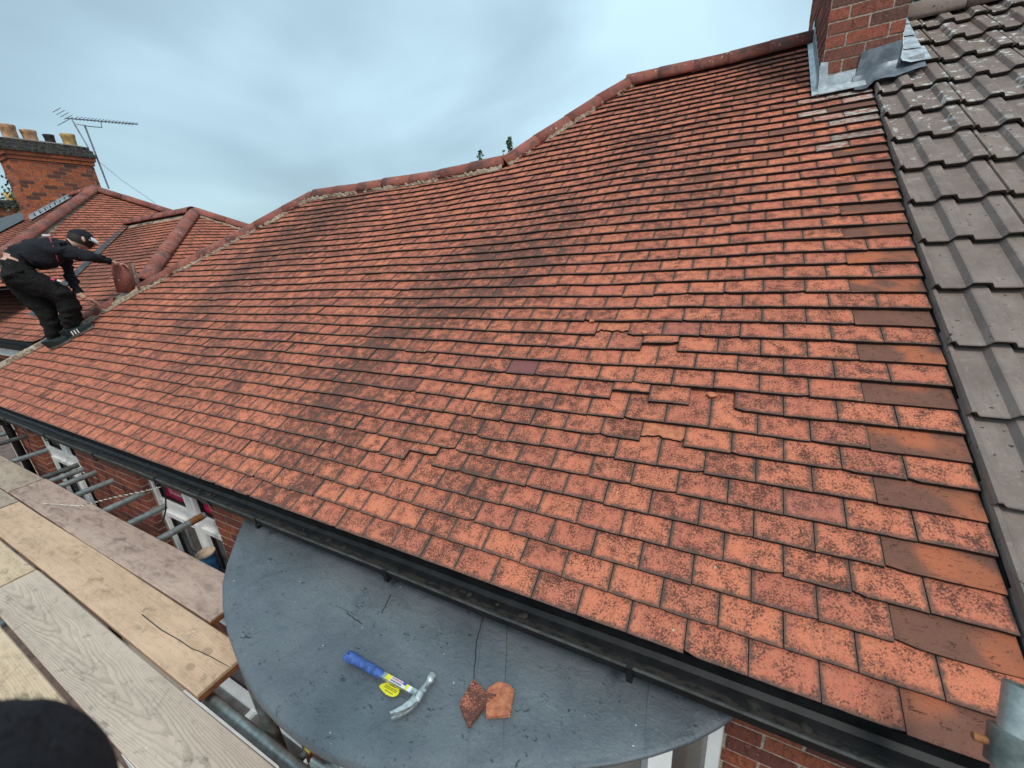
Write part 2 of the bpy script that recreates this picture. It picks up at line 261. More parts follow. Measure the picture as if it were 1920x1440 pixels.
# ------------------------------------------------------------------ mesh helpers
WLOC = {}
class MB:
    def __init__(s): s.v = []; s.f = []; s.m = []; s.tc = []; s.tuv = []; s.tx = []; s.sm = []
    def add(s, vs, fs, mat=0, tc=(.5, .5, 0), tuv=None, tx=(0, 0, 0), smooth=False):
        o = len(s.v); s.v += [Vector(v) for v in vs]
        for i, f in enumerate(fs):
            s.f.append([o + k for k in f]); s.m.append(mat[i] if isinstance(mat, list) else mat); s.sm.append(smooth)
        s.tc += [tc] * len(vs); s.tx += [tx] * len(vs); s.tuv += tuv if tuv else [(.08, .05, 0)] * len(vs)
        return s
    def box(s, a, b, mat=0, **k):
        x0, y0, z0 = a; x1, y1, z1 = b
        vs = [(x0, y0, z0), (x1, y0, z0), (x1, y1, z0), (x0, y1, z0), (x0, y0, z1), (x1, y0, z1), (x1, y1, z1), (x0, y1, z1)]
        return s.add(vs, [(3, 2, 1, 0), (4, 5, 6, 7), (0, 1, 5, 4), (1, 2, 6, 5), (2, 3, 7, 6), (3, 0, 4, 7)], mat, **k)
    def prism(s, top, bot, mat=0, side=None, **k):
        n = len(top); fs = [tuple(range(n)), tuple(range(2 * n - 1, n - 1, -1))] + [(i, n + i, n + (i + 1) % n, (i + 1) % n) for i in range(n)]
        return s.add(list(top) + list(bot), fs, [mat, mat] + [mat if side is None else side] * n, **k)
    def tube(s, p0, p1, r, seg=14, mat=0, r1=None, wall=0, capmat=None, **k):
        p0, p1 = Vector(p0), Vector(p1); r1 = r if r1 is None else r1; d = (p1 - p0).normalized(); a = d.orthogonal().normalized(); b = d.cross(a)
        ring = lambda p, rr: [p + rr * (math.cos(2 * math.pi * i / seg) * a + math.sin(2 * math.pi * i / seg) * b) for i in range(seg)]
        vs = ring(p0, r) + ring(p1, r1); fs = [(i, (i + 1) % seg, seg + (i + 1) % seg, seg + i) for i in range(seg)]
        s.add(vs, fs, mat, smooth=True, **k)
        if wall:
            for p, rr, sg in ((p0, r, 1), (p1, r1, -1)):
                vs = ring(p, rr) + ring(p, rr - wall) + ring(p + d * sg * .12, rr - wall)
                fs = [((i + 1) % seg, i, seg + i, seg + (i + 1) % seg) for i in range(seg)] + [(seg + (i + 1) % seg, seg + i, 2 * seg + i, 2 * seg + (i + 1) % seg) for i in range(seg)] + [tuple(range(2 * seg, 3 * seg))]
                s.add(vs, fs, mat if capmat is None else capmat, **k)
        else:
            s.add(vs, [tuple(range(seg - 1, -1, -1)), tuple(range(seg, 2 * seg))], mat if capmat is None else capmat, **k)
        return s
    def path(s, pts, r, seg=8, mat=0):
        pts = [Vector(p) for p in pts]; rings = []
        for i, p in enumerate(pts):
            d = (pts[min(i + 1, len(pts) - 1)] - pts[max(i - 1, 0)]).normalized(); a = d.cross(Vector((.3, .2, .93))).normalized(); b = d.cross(a)
            rings.append([p + r * (math.cos(2 * math.pi * j / seg) * a + math.sin(2 * math.pi * j / seg) * b) for j in range(seg)])
        vs = [v for g in rings for v in g]; fs = []
        for i in range(len(pts) - 1):
            for j in range(seg): fs.append((i * seg + j, i * seg + (j + 1) % seg, (i + 1) * seg + (j + 1) % seg, (i + 1) * seg + j))
        fs += [tuple(range(seg - 1, -1, -1)), tuple(range((len(pts) - 1) * seg, len(pts) * seg))]
        return s.add(vs, fs, mat, smooth=True)
    def lathe(s, c, prof, seg=20, mat=0, axis=Vector((0, 0, 1))):
        c = Vector(c); a = axis.orthogonal().normalized(); b = axis.cross(a); vs = []
        for r, h in prof: vs += [c + axis * h + r * (math.cos(2 * math.pi * i / seg) * a + math.sin(2 * math.pi * i / seg) * b) for i in range(seg)]
        fs = [(k * seg + i, k * seg + (i + 1) % seg, (k + 1) * seg + (i + 1) % seg, (k + 1) * seg + i) for k in range(len(prof) - 1) for i in range(seg)]
        return s.add(vs, fs, mat, smooth=True)
    def build(s, name, mats, parent=None, kind=None, label=None, cat=None, group=None, origin=None, fix=True):
        if not isinstance(mats, (list, tuple)): mats = [mats]
        if origin is None:
            lo = Vector([min(v[i] for v in s.v) for i in range(3)]); hi = Vector([max(v[i] for v in s.v) for i in range(3)]); origin = (lo + hi) / 2
        origin = Vector(origin)
        me = bpy.data.meshes.new(name); me.from_pydata([v - origin for v in s.v], [], s.f)
        for m in mats: me.materials.append(M[m] if isinstance(m, str) else m)
        me.polygons.foreach_set('material_index', s.m); me.polygons.foreach_set('use_smooth', s.sm)
        for nm, dat in (('tc', s.tc), ('tuv', s.tuv), ('tx', s.tx)):
            a = me.attributes.new(nm, 'FLOAT_VECTOR', 'POINT'); a.data.foreach_set('vector', [c for t in dat for c in t])
        if fix:
            bm = bmesh.new(); bm.from_mesh(me); bmesh.ops.recalc_face_normals(bm, faces=bm.faces); bm.to_mesh(me); bm.free()
        me.update()
        o = bpy.data.objects.new(name, me); COL.objects.link(o); WLOC[o] = origin
        if parent is not None: o.parent = parent; o.location = origin - WLOC[parent]
        else: o.location = origin
        tag(o, label, cat, group, kind); return o
def tag(o, label=None, cat=None, group=None, kind=None):
    if label: o['label'] = label
    if cat: o['category'] = cat
    if group: o['group'] = group
    if kind: o['kind'] = kind
    return o
def empty(name, loc, label, cat, group=None):
    o = bpy.data.objects.new(name, None); o.empty_display_size = .1; COL.objects.link(o); o.location = loc; WLOC[o] = Vector(loc); return tag(o, label, cat, group)
rnd = random.random
def rj(a): return random.uniform(-a, a)
def join_into(dst, src):
    o = len(dst.v); dst.v += src.v; dst.f += [[o + k for k in f] for f in src.f]; dst.m += src.m; dst.tc += src.tc; dst.tuv += src.tuv; dst.tx += src.tx; dst.sm += src.sm
def screen_size(vs):
    q = [pix(v) for v in vs]
    if any(a is None for a in q): return 0
    cx = sum(a[0] for a in q) / len(q); cy = sum(a[1] for a in q) / len(q)
    if not (-30 < cx < 1950 and -30 < cy < 1470): return 0
    xs = [a[0] for a in q]; ys = [a[1] for a in q]; return (max(xs) - min(xs)) * (max(ys) - min(ys))
def emit(pieces, name, mats, parent, limit=300, minsize=60, stuff=None):
    """pieces: list of MB; the ones that show largest become objects, the rest one joined stuff part"""
    sz = sorted(((screen_size(p.v), i) for i, p in enumerate(pieces)), reverse=True); pick = {i for k, (a, i) in enumerate(sz) if k < limit and a >= minsize}
    rest = MB()
    for i, p in enumerate(pieces):
        if i in pick: p.build(name, mats, parent)
        else: join_into(rest, p)
    if rest.v: rest.build(stuff or name + '_field', mats, parent, kind='stuff')

# ------------------------------------------------------------------ setting
MB().add([(-300, -300, -5.3), (300, -300, -5.3), (300, 300, -5.3), (-300, 300, -5.3)], [(0, 1, 2, 3)]).build('ground', 'ground_paving', kind='structure')

# ------------------------------------------------------------------ main house
PH = R(33.5); CP, SP = math.cos(PH), math.sin(PH); TP = math.tan(PH)
def wav(u, v):
    a = .007 * math.sin(1.9 * u + 1.1 * v + .6) + .004 * math.sin(4.1 * u - 2.3 * v + 1.0) + .002 * math.sin(9.3 * u + 3.0 * v)
    a *= min(1, .15 + v / .9)
    s = -.04 * math.exp(-((u + 4.0) / 1.3) ** 2 - ((v - 3.3) / 1.3) ** 2)
    return a * min(1, (abs(u) + .1) / .8) + s
def RP(u, v, n=0.0, wv=True):
    n2 = n + (wav(u, v) if wv else 0); return Vector((u, v * CP - n2 * SP, v * SP + n2 * CP))
house = empty('brick_house', (-4, .3, -5.3), 'orange clay-tiled house filling the photo, with black gutter, bay window and red brick walls', 'house')
G = .098; TT = .0148; TW = .165
HIP = ((-8.62, 0.0), (-5.46, 3.45)); V1 = 3.47; J2 = (-2.65, 3.50); A2u = (-1.79, 4.66); V2 = 4.68
def clip(poly, a, b, c):                               # keep a*u+b*v+c >= 0
    out = []
    for i in range(len(poly)):
        p, q = poly[i], poly[(i + 1) % len(poly)]; dp = a * p[0] + b * p[1] + c; dq = a * q[0] + b * q[1] + c
        if dp >= 0: out.append(p)
        if (dp >= 0) != (dq >= 0): k = dp / (dp - dq); out.append((p[0] + k * (q[0] - p[0]), p[1] + k * (q[1] - p[1])))
    return out
def line_ab(p, q):                                      # left side of p->q is negative; returns coefficients positive to the right/below
    dx, dy = q[0] - p[0], q[1] - p[1]; return (dy, -dx, -(dy * p[0] - dx * p[1]))
DIRT = [(-1.47, 3.43, .35), (-1.75, 2.5, .45), (-2.01, 2.03, .4), (-2.3, 1.54, .4), (-2.57, 1.24, .35), (-2.82, .85, .4), (-2.65, .37, .45), (-3.68, 1.08, .5), (-5.41, 2.35, .7), (-5.0, 2.69, .6), (-1.44, .71, .25), (-2.34, 2.0, .4), (-.99, 2.67, .3), (-4.5, 2.9, .6), (-1.71, .35, .25), (-5.25, 1.56, .5), (-4.6, .8, .35)]
def dirt(u, v):
    s = 0
    for a, b, r in DIRT: s += .75 * math.exp(-(((u - a) / (r * .65)) ** 2 + ((v - b) / (r * 1.25)) ** 2))
    f = .6 * mnoise.noise((u * 1.9, v * .8, 3.3)) + .5 * mnoise.noise((u * 5.5, v * 1.1, 7.7)); s = s * (.80 + 1.0 * f) + .5 * max(0, f - .0) + .08
    return max(0, min(1, s))
EX = {  # special tiles: (course, joint index)
}
def course_tiles(n):
    off = .248 if n % 2 == 0 else 0.0
    if n % 2 == 0: yield 0, -.248, 0.0
    k = 0
    while True:
        b = -off - TW * k
        if b < -9: break
        yield (k + (1 if n % 2 == 0 else 0)), b - TW, b; k += 1
def tile_piece(n, k, u0, u1, vb, ln, jag=0, dn=0, tc=None, tx=(0, 0, 0), fine=False, dmul=1, tilt=0):
    t = TT
    gap = .0012
    u0 += gap; u1 -= gap
    if jag: lower = [(u0 + (u1 - u0) * (i + (rj(.35) if 0 < i < 13 else 0)) / 13, vb + jag * (.2 + 1.3 * rnd() * (.4 + abs(mnoise.noise((i * .35, n, 0)))))) for i in range(14)]
    elif fine:
        ch = [0] * 6
        if rnd() < .16: ch[0] = random.uniform(.003, .012)
        if rnd() < .16: ch[5] = random.uniform(.003, .012)
        lower = [(u0 + (u1 - u0) * i / 5, vb + rj(.0009) + ch[i]) for i in range(6)]
    else: lower = [(u0, vb), (u1, vb)]
    poly = lower + [(u1, vb + ln), (u0, vb + ln)]
    um = (u0 + u1) / 2; vm = vb + G / 2
    if um < J2[0] + .05:
        poly = clip(poly, *line_ab(*HIP)); poly = clip(poly, 0, -1, V1)
    else:
        poly = clip(poly, *line_ab(J2, A2u)); poly = clip(poly, 0, -1, V2)
        if vm > 3.62: poly = clip(poly, -1, 0, -.315)
    if len(poly) < 3: return None
    tc = tc or (rnd(), rnd(), 0); sl = TT / G; th = random.gauss(0, .0008); tw = (random.gauss(0, .009) if n else random.gauss(0, .003)) + tilt
    top, bot, uv = [], [], []
    for (u, v) in poly:
        nn = dn + th - sl * (v - vb) + tw * (u - um) + .0013 * (1 - ((u - um) / .0825) ** 2)
        top.append(RP(u, v, nn)); bot.append(RP(u, v, nn - t)); uv.append((u - u0, v - vb, min(1, dirt(u, v) * dmul)))
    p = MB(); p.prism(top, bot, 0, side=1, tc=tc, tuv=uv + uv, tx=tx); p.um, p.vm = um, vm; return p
pieces = []
def spec(n, k_u):                                       # joint index of the tile covering u
    for k, a, b in course_tiles(n):
        if a <= k_u < b: return (n, k)
SP_ = {spec(12, -1.07): ('up', .048), spec(9, -1.07): ('up', .047), spec(9, -.735): 'gone', spec(7, -.906): 'broken', spec(13, -1.32): 'broken', spec(4, -1.95): 'up2',
       spec(10, -1.62): ('hue',), spec(2, -1.55): ('red',), spec(2, -1.39): ('red',), spec(2, -1.22): ('red2',), spec(9, -.62): ('up', .0)}
NC = 48
for n in range(NC):
    vb = n * G
    for k, a, b in course_tiles(n):
        um = (a + b) / 2
        if um < -8.62 + vb * .916 - .2: continue
        if um < -2.6 and vb > V1: continue
        sp = SP_.get((n, k)); tcv = None; tx = (0, 0, 0); v0 = vb + random.gauss(0, .0012); jag = 0; dn = 0; dm = 1; ln = .26; tilt = 0
        if rnd() < .03 and n: v0 -= random.uniform(.002, .008)
        if n == 0: v0 = vb + rj(.0006)
        if rnd() < .008: tx = (0, random.uniform(.2, .4), 0)
        if b == 0.0 and n % 2 == 0: tcv = (rnd(), rnd(), 1); dm = 0
        elif b > -.9 and vb > 2.2 and rnd() < .12: tcv = (rnd(), rnd(), .9)
        elif rnd() < .07: tcv = (rnd(), 0, 0); dm = .8
        if n == 1 and b > -3 and rnd() < .5: tcv = (0, .1, 0)
        if -.40 < um < -.04 and 2.70 < vb < 3.55 and rnd() < .50: tx = (0, 0, random.uniform(.5, 1)); tcv = tcv if tcv and tcv[2] else None
        if sp == 'gone': continue
        if sp == 'broken': v0 += .022; jag = .026; tx = (.85, 0, 0); dn = -.005; ln = .2
        elif sp == 'up2': v0 += .052; ln = .2
        elif sp and sp[0] == 'up': v0 += sp[1]
        elif sp and sp[0] == 'hue': tx = (0, 1, 0)
        elif sp and sp[0] in ('red', 'red2'): tcv = (1, .35, 0)
        near = screen_size([RP(a, vb), RP(b, vb), RP(b, vb + G), RP(a, vb + G)]) > 1500
        p = tile_piece(n, k, a, b, v0, ln, jag, dn, tcv, tx, near, dm, tilt)
        if p: pieces.append(p)
# the roof: boarding under the tiles, then the tiles
rf = MB()
def slab(pts, n0, n1): rf.prism([RP(u, v, n0, False) for u, v in pts], [RP(u, v, n1, False) for u, v in pts], 0)
slab([(-8.45, .02), (-.01, .02), (-.01, 3.6), (-2.55, 3.5), (-5.5, 3.40)], -.085, -.12)
slab([(-2.5, 3.47), (-.02, 3.6), (-.32, 4.62), (-1.79, 4.62)], -.085, -.12)
# rear slopes, falling away behind the ridges
def rear(u0, u1, u2, u3, vr, dz):
    a, b = RP(u0, vr, -.02, False), RP(u1, vr, -.02, False); y2 = a.y + 3.0; z2 = a.z - dz
    rf.add([a, b, Vector((u3, y2, z2)), Vector((u2, y2, z2))], [(0, 1, 2, 3)], 1)
rear(-5.46, -2.4, -8.2, -2.4, V1, 2.0); rear(-1.79, 1.6, -4.6, 1.6, V2, 2.0)
roof = rf.build('roof', ['felt', 'ridge_clay'], house)
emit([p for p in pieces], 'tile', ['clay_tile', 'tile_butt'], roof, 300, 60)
# what shows in the gap left by the lost tile: two battens
for vv in (.44, .485):
    b = MB(); c0 = [(-2.12, vv), (-1.72, vv), (-1.72, vv + .03), (-2.12, vv + .03)]
    b.prism([RP(u, v, -.036) for u, v in c0], [RP(u, v, -.06) for u, v in c0]); b.build('batten', 'batten', roof)

# ridge and hip tiles
def ridge_tile(parent, p, q, r, up, tcv=None, arc=200, seg=12, flare=.004, name='ridge_tile', t=.014, build=True, mat='ridge_clay', **kw):
    p, q = Vector(p), Vector(q); d = (q - p).normalized(); up = Vector(up); sd = d.cross(up).normalized(); up = sd.cross(d).normalized()
    m = MB(); rings = []
    for j, (pt, rr) in enumerate(((p, r + flare), (q, r))):
        for rad in (rr, rr - t):
            rings.append([pt + rad * (math.cos(R(90 - arc / 2 + arc * i / seg)) * sd + math.sin(R(90 - arc / 2 + arc * i / seg)) * up) for i in range(seg + 1)])
    vs = [v for g in rings for v in g]; k = seg + 1; fs = []
    for i in range(seg):
        fs += [(i, i + 1, 2 * k + i + 1, 2 * k + i), (k + i + 1, k + i, 3 * k + i, 3 * k + i + 1), (i + 1, i, k + i, k + i + 1), (2 * k + i, 2 * k + i + 1, 3 * k + i + 1, 3 * k + i)]
    fs += [(0, 2 * k, 3 * k, k), (seg, k + seg, 3 * k + seg, 2 * k + seg)]
    m.add(vs, fs, 0, tc=tcv or (rnd(), rnd(), 0), smooth=True)
    return m.build(name, mat, parent, **kw) if build else m
def ridge_run(parent, a, b, r, up, ln=.31, skip=(), arc=180, jitter=.003, mat='ridge_clay'):
    a, b = Vector(a), Vector(b); n = max(1, round((b - a).length / ln)); prev = None
    for i in range(n):
        if i in skip: continue
        p = a.lerp(b, i / n) + Vector((rj(jitter), rj(jitter), rj(jitter))); q = a.lerp(b, (i + 1) / n) + (b - a).normalized() * .012 + Vector((rj(jitter), rj(jitter), rj(jitter)))
        ridge_tile(parent, p, q, r, up, arc=arc, mat=mat)
def mortar_run(parent, pts, wid=.035, seed=0, name='mortar_bedding', thick=.018, mat='mortar_bed', bed=None):
    """lumpy bedding: pts are (position, outward direction, normal)"""
    m = MB(); vs = []; n = len(pts)
    for i, (p, o_, nn) in enumerate(pts):
        f = max(0, .15 + 1.3 * mnoise.noise((i * .09, seed, 4.0)) + .9 * abs(mnoise.noise((i * .37, seed, 1.0))) + .5 * rnd()); g = .4 + 1.2 * rnd()
        vs += [p - o_ * .05 + nn * .035, p + o_ * wid * .35 * f + nn * thick * g, p + o_ * wid * f, p + o_ * wid * f * .9 - nn * .02]
    fs = [(i * 4 + j, i * 4 + j + 1, i * 4 + 5 + j, i * 4 + 4 + j) for i in range(n - 1) for j in range(3)]
    m.add(vs, fs); return m.build(name, mat, parent, fix=False)
up = Vector((0, -.25, 1))
def rline(a, b, n, dn=0.0): return [RP(a[0] + (b[0] - a[0]) * i / n, a[1] + (b[1] - a[1]) * i / n, dn) for i in range(n + 1)]
def capped(a, b, r=.095, ln=.31, dn=-.012, side=(0, -1), skip=(), arc=190, m=True, mw=.03):
    ca, cb = RP(a[0], a[1], 0), RP(b[0], b[1], 0)
    pa, pb = RP(a[0], a[1], dn), RP(b[0], b[1], dn)
    n = max(2, round((pb - pa).length / ln)); A = Vector(a); B = Vector(b)
    for i in range(n):
        if i in skip: continue
        x = A.lerp(B, i / n); y = A.lerp(B, (i + 1) / n) + (B - A).normalized() * .012
        ridge_tile(roof, RP(x[0], x[1], dn + rj(.003)), RP(y[0], y[1], dn + rj(.003)), r + rj(.002), (0, -.2, 1), arc=arc)
    if m:
        k = int((pb - pa).length / .025); so_ = Vector((side[0], side[1] * CP, side[1] * SP)).normalized(); nn = Vector((0, -SP, CP)); pts = []
        for i in range(k + 1):
            x = A.lerp(B, i / k); pts.append((RP(x[0], x[1], .0) + so_ * (r * .93), so_, nn))
        mortar_run(roof, pts, mw, seed=a[0])
HD = (Vector(HIP[1]) - Vector(HIP[0])).normalized(); hs = (HD.y, -HD.x)
def onhip(v): return (HIP[0][0] + (HIP[1][0] - HIP[0][0]) * v / 3.45, v)
capped(onhip(1.74), onhip(3.45), .080, .40, side=hs)
capped(onhip(1.12), onhip(1.50), .082, .40, side=hs)
capped((-5.42, V1), (-2.72, V1), .078, .38, mw=.03)
H2 = (Vector(A2u) - Vector(J2)).normalized()
capped((-2.72, 3.44), (A2u[0], A2u[1]), .078, .38, side=(H2.y, -H2.x), mw=.02)
capped((A2u[0] - .02, V2), (-.30, V2), .088, .33, m=False)
# open bed of old mortar where the worker has lifted tiles, and the bare mortared edge below
def hiprun(v0, v1, wid, seed, off=-.03, mat='mortar_bed'):
    so_ = Vector((hs[0], hs[1] * CP, hs[1] * SP)).normalized(); nn = Vector((0, -SP, CP)); k = int((v1 - v0) * 38) + 2
    mortar_run(roof, [(RP(*onhip(v0 + (v1 - v0) * i / k), .004) + so_ * off, so_, nn) for i in range(k + 1)], wid, seed, thick=.03, mat=mat)
hiprun(1.44, 1.80, .16, 3.0, -.06); hiprun(1.05, 1.8, .06, 4.4, .06); hiprun(.0, 1.1, .055, 5.0, -.01)

# gutter, fascia, soffit
def extr(parent, name, prof, x0, x1, mats, fm=None, step=.5, sag=0):
    m = MB(); n = max(1, int((x1 - x0) / step)); vs = []; k = len(prof)
    for i in range(n + 1):
        x = x0 + (x1 - x0) * i / n; dz = sag * math.sin(i * 1.7) + sag * .6 * math.sin(i * .9 + 1)
        vs += [(x, y, z + dz) for y, z in prof]
    fs = [(i * k + j, i * k + (j + 1) % k, (i + 1) * k + (j + 1) % k, (i + 1) * k + j) for i in range(n) for j in range(k)]; ms = (fm or [0] * k) * n
    fs += [tuple(range(k)), tuple(range(n * k + k - 1, n * k - 1, -1))]; ms = list(ms) + [0, 0]
    m.add(vs, fs, ms); return m.build(name, mats, parent)
gp = [(.022, -.028), (.022, -.066), (.006, -.076), (-.022, -.077), (-.050, -.076), (-.066, -.068), (-.074, -.036), (-.080, -.033), (-.084, -.038), (-.074, -.077), (-.054, -.085), (.012, -.085), (.030, -.072), (.030, -.028)]
gut = extr(house, 'gutter', gp, -8.45, .05, ['black_plastic', 'gutter_dirt', 'gutter_worn', 'gutter_lip'], [0, 0, 0, 1, 1, 0, 3, 3, 2, 2, 0, 0, 0, 0], .28, .0022)
for x in (-.16, -.88, -1.85, -2.72, -3.75, -4.65, -5.6, -6.6, -7.6):
    b = MB(); b.box((x - .009, -.089, -.086), (x + .009, -.0845, -.034)); b.box((x - .009, -.089, -.034), (x + .009, -.072, -.0295)); b.box((x - .009, -.086, -.092), (x + .009, .03, -.0865)); b.build('gutter_bracket', 'black_plastic', gut)
for x in (-3.2, -6.05):
    b = MB()
    pr_ = [(y * 1.0 - .004 if y < 0 else y, z - .004) for y, z in gp]; n_ = len(pr_)
    b.add([(x - .05, y, z) for y, z in pr_] + [(x + .05, y, z) for y, z in pr_], [(j, (j + 1) % n_, n_ + (j + 1) % n_, n_ + j) for j in range(5, 11)]); b.build('gutter_union', 'black_plastic', gut)
dm = MB()
for i in range(90):
    x = random.uniform(-5.5, 0); y = random.uniform(-.055, -.01); s = random.uniform(.004, .013)
    if mnoise.noise((x * 2.5, 0, 0)) < .0: continue
    dm.lathe((x, y, -.075), [(s * 1.5, 0), (s, s * .35), (.0005, s * .5)], 6)
dm.build('moss_debris', 'gutter_dirt', gut, kind='stuff')
MB().box((-8.4, .034, -.22), (.06, .052, -.03)).build('fascia', 'black_plastic', house)
MB().box((-8.4, .052, -.21), (.06, .30, -.198)).build('soffit', 'black_plastic', house)

# brick walls -------------------------------------------------------
def wall_bricks(p0, du, length, z0, z1, holes=(), bl=.225, bh=.075, dep=.004, depth=.05, cuts=()):
    """bricks on a vertical face starting at p0 going along du; holes (s0,s1,z0,z1)"""
    du = Vector(du).normalized(); nrm = Vector((du.y, -du.x, 0)); res = []; r = 0; z = z0
    p0 = Vector(p0)
    while z < z1 - .01:
        s = -bl / 2 if r % 2 else 0.0; i = 0
        while s < length:
            ln = bl if (r % 2 == 0 or rnd() < .8) else bl
            a, b = max(-.003, s + .006), min(length + .003, s + ln - .006)
            segs = [(a, b)]
            for h0, h1, hz0, hz1 in holes:
                if z + bh * .5 > hz0 and z + bh * .5 < hz1:
                    ns = []
                    for (x, y) in segs:
                        if y <= h0 or x >= h1: ns.append((x, y))
                        else:
                            if x < h0: ns.append((x, h0 + .003))
                            if y > h1: ns.append((h1 - .003, y))
                    segs = ns
            for h0, h1, hz0, hz1 in holes:
                if hz0 < z + bh * .5 < hz1: segs = [(h1 - .003 if 0 <= x - h1 < .03 else x, h0 + .003 if 0 <= h0 - y < .03 else y) for x, y in segs]
            for (x, y) in segs:
                if y - x < .02: continue
                m = MB(); o = dep + rj(.0015); zt = min(z + bh - .006, z1)
                q = [p0 + du * x, p0 + du * y]; zz = [z + .006 + rj(.0015), zt + rj(.0015)]
                f = [Vector((q[0].x, q[0].y, zz[0])), Vector((q[1].x, q[1].y, zz[0])), Vector((q[1].x, q[1].y, zz[1])), Vector((q[0].x, q[0].y, zz[1]))]
                m.prism([v + nrm * o for v in f], [v - nrm * depth for v in f], 0, tc=(rnd(), rnd(), 0)); res.append(m)
            s += ln
        z += bh; r += 1
    return res
WY = .215
wl = MB()
for (a, b) in ((-8.3, -7.68), (-6.45, -5.11), (-3.96, -2.9), (-.60, 1.8)): wl.box((a, WY, -5.3), (b, WY + .2, -.2))
wl.box((-7.68, WY, -5.3), (-6.45, WY + .2, -1.75)); wl.box((-5.11, WY, -5.3), (-3.96, WY + .2, -1.75)); wl.box((-2.9, WY + .3, -5.3), (-.6, WY + .5, -.2))
wall = wl.build('wall', 'mortar_joint', house)
holes = [(-7.68 + 8.3, -6.45 + 8.3, -1.75, -.2), (-5.11 + 8.3, -3.96 + 8.3, -1.75, -.2)]
br = wall_bricks((-8.3, WY, 0), (1, 0, 0), 5.4, -2.7, -.2, holes)
br += wall_bricks((-.585, WY, 0), (1, 0, 0), 1.2, -1.4, -.2)
emit(br, 'brick', 'wall_brick', wall, 300, 60)
# windows
def window(x0, x1, z0, z1, muls, trans, redtop=False):
    wroot = MB(); y = WY + .06; f = .06
    wroot.box((x0, y, z0), (x0 + f, y + .06, z1)); wroot.box((x1 - f, y, z0), (x1, y + .06, z1)); wroot.box((x0 + f, y + .002, z1 - f), (x1 - f, y + .06, z1)); wroot.box((x0 + f, y + .002, z0), (x1 - f, y + .06, z0 + f))
    wo = wroot.build('window', 'upvc', house)
    xs = [x0 + f] + muls + [x1 - f]
    for mx_ in muls: MB().box((mx_ - .035, y + .003, z0 + f), (mx_ + .035, y + .058, z1 - f)).build('mullion', 'upvc', wo)
    for i in range(len(xs) - 1):
        a = xs[i] + (.035 if i else 0); b = xs[i + 1] - (.035 if i < len(xs) - 2 else 0)
        MB().box((a, y + .004, trans - .04), (b, y + .057, trans + .04)).build('transom', 'upvc', wo)
        for (c, d, top) in ((z0 + f, trans - .04, 0), (trans + .04, z1 - f, 1)):
            s = MB(); g = .045; yo = y - .018
            s.box((a + .004, yo, c + .004), (a + g, yo + .05, d - .004)); s.box((b - g, yo, c + .004), (b - .004, yo + .05, d - .004)); s.box((a + g, yo + .001, c + .004), (b - g, yo + .05, c + g)); s.box((a + g, yo + .001, d - g), (b - g, yo + .05, d - .004))
            s.build('sash', 'upvc', wo)
            q = MB(); k = .012
            q.box((a + g, y + .006, c + g), (a + g + k, y + .03, d - g)); q.box((b - g - k, y + .006, c + g), (b - g, y + .03, d - g)); q.box((a + g + k, y + .006, c + g), (b - g - k, y + .03, c + g + k)); q.box((a + g + k, y + .006, d - g - k), (b - g - k, y + .03, d - g)); q.build('gasket', 'rubber', wo)
            MB().box((a + g, y + .034, c + g), (b - g, y + .04, d - g)).build('pane', 'red_glass' if (top and redtop) else 'window_glass', wo)
    MB().box((x0 - .03, WY - .05, z0 - .05), (x1 + .03, WY + .12, z0)).build('sill', 'upvc', wo)
    return wo
window(-7.66, -6.47, -1.75, -.24, [-6.98], -.75)
window(-5.09, -3.98, -1.75, -.24, [-4.42], -.80, True)
# downpipe at the left end
dp = MB(); dp.path([(-8.2, -.03, -.09), (-8.2, -.02, -.2), (-8.2, .15, -.42), (-8.2, .155, -.6), (-8.2, .155, -5.2)], .036, 12); dp.build('downpipe', 'black_plastic', house)

# bay window with its flat roof ------------------------------------
BZ = -.2
bp = [(-3.10, .14), (-3.05, .021), (-2.965, -.06), (-2.88, -.137), (-2.77, -.23), (-2.66, -.31), (-2.52, -.385), (-2.367, -.45), (-2.20, -.505), (-2.033, -.547), (-1.90, -.562), (-1.783, -.567), (-1.69, -.563), (-1.607, -.553), (-1.52, -.535), (-1.437, -.51), (-1.25, -.435), (-1.083, -.346), (-.985, -.295), (-.888, -.238), (-.80, -.175), (-.709, -.098), (-.65, -.035), (-.606, .018), (-.585, .14)]
def bayz(x, y): return BZ + .012 * mnoise.noise((x * 2, y * 2, 0)) * .5 - .02 * max(0, -y)
bay = MB()
cx_, cy_ = -1.85, .1
rings = [(1.0, 0), (.985, .006), (.93, .004), (.6, 0), (.3, 0)]
vs = []
def bth(x): return .018 + .055 * max(0, min(1, (-.9 - x) / .8))
for x, y in bp: vs.append((x, y + .004, BZ - bth(x)))
for x, y in bp: vs.append((x + .010 * (x - cx_) / 1.3, y - .010 * bth(x) / .07, BZ - bth(x) * .8))
for x, y in bp: vs.append((x + .008 * (x - cx_) / 1.3, y - .008 * bth(x) / .07, BZ - bth(x) * .16))
for k, dz in rings:
    for x, y in bp:
        X, Y = cx_ + (x - cx_) * k, cy_ + (y - cy_) * k; vs.append((X, Y, bayz(X, Y) + dz))
nb = len(bp); nr = 3 + len(rings)
fs = [(r * nb + i, r * nb + i + 1, (r + 1) * nb + i + 1, (r + 1) * nb + i) for r in range(nr - 1) for i in range(nb - 1)] + [tuple((nr - 1) * nb + i for i in range(nb))]
bay.add(vs, fs, 0, smooth=True)
bayo = bay.build('bay_window', 'grey_roof_paint', house)
bayo['label'] = 'blue-grey painted flat roof of the bay'
MB().box((-3.12, .138, -.20), (-.57, .205, -.13)).build('upstand', 'grey_roof_paint', bayo)
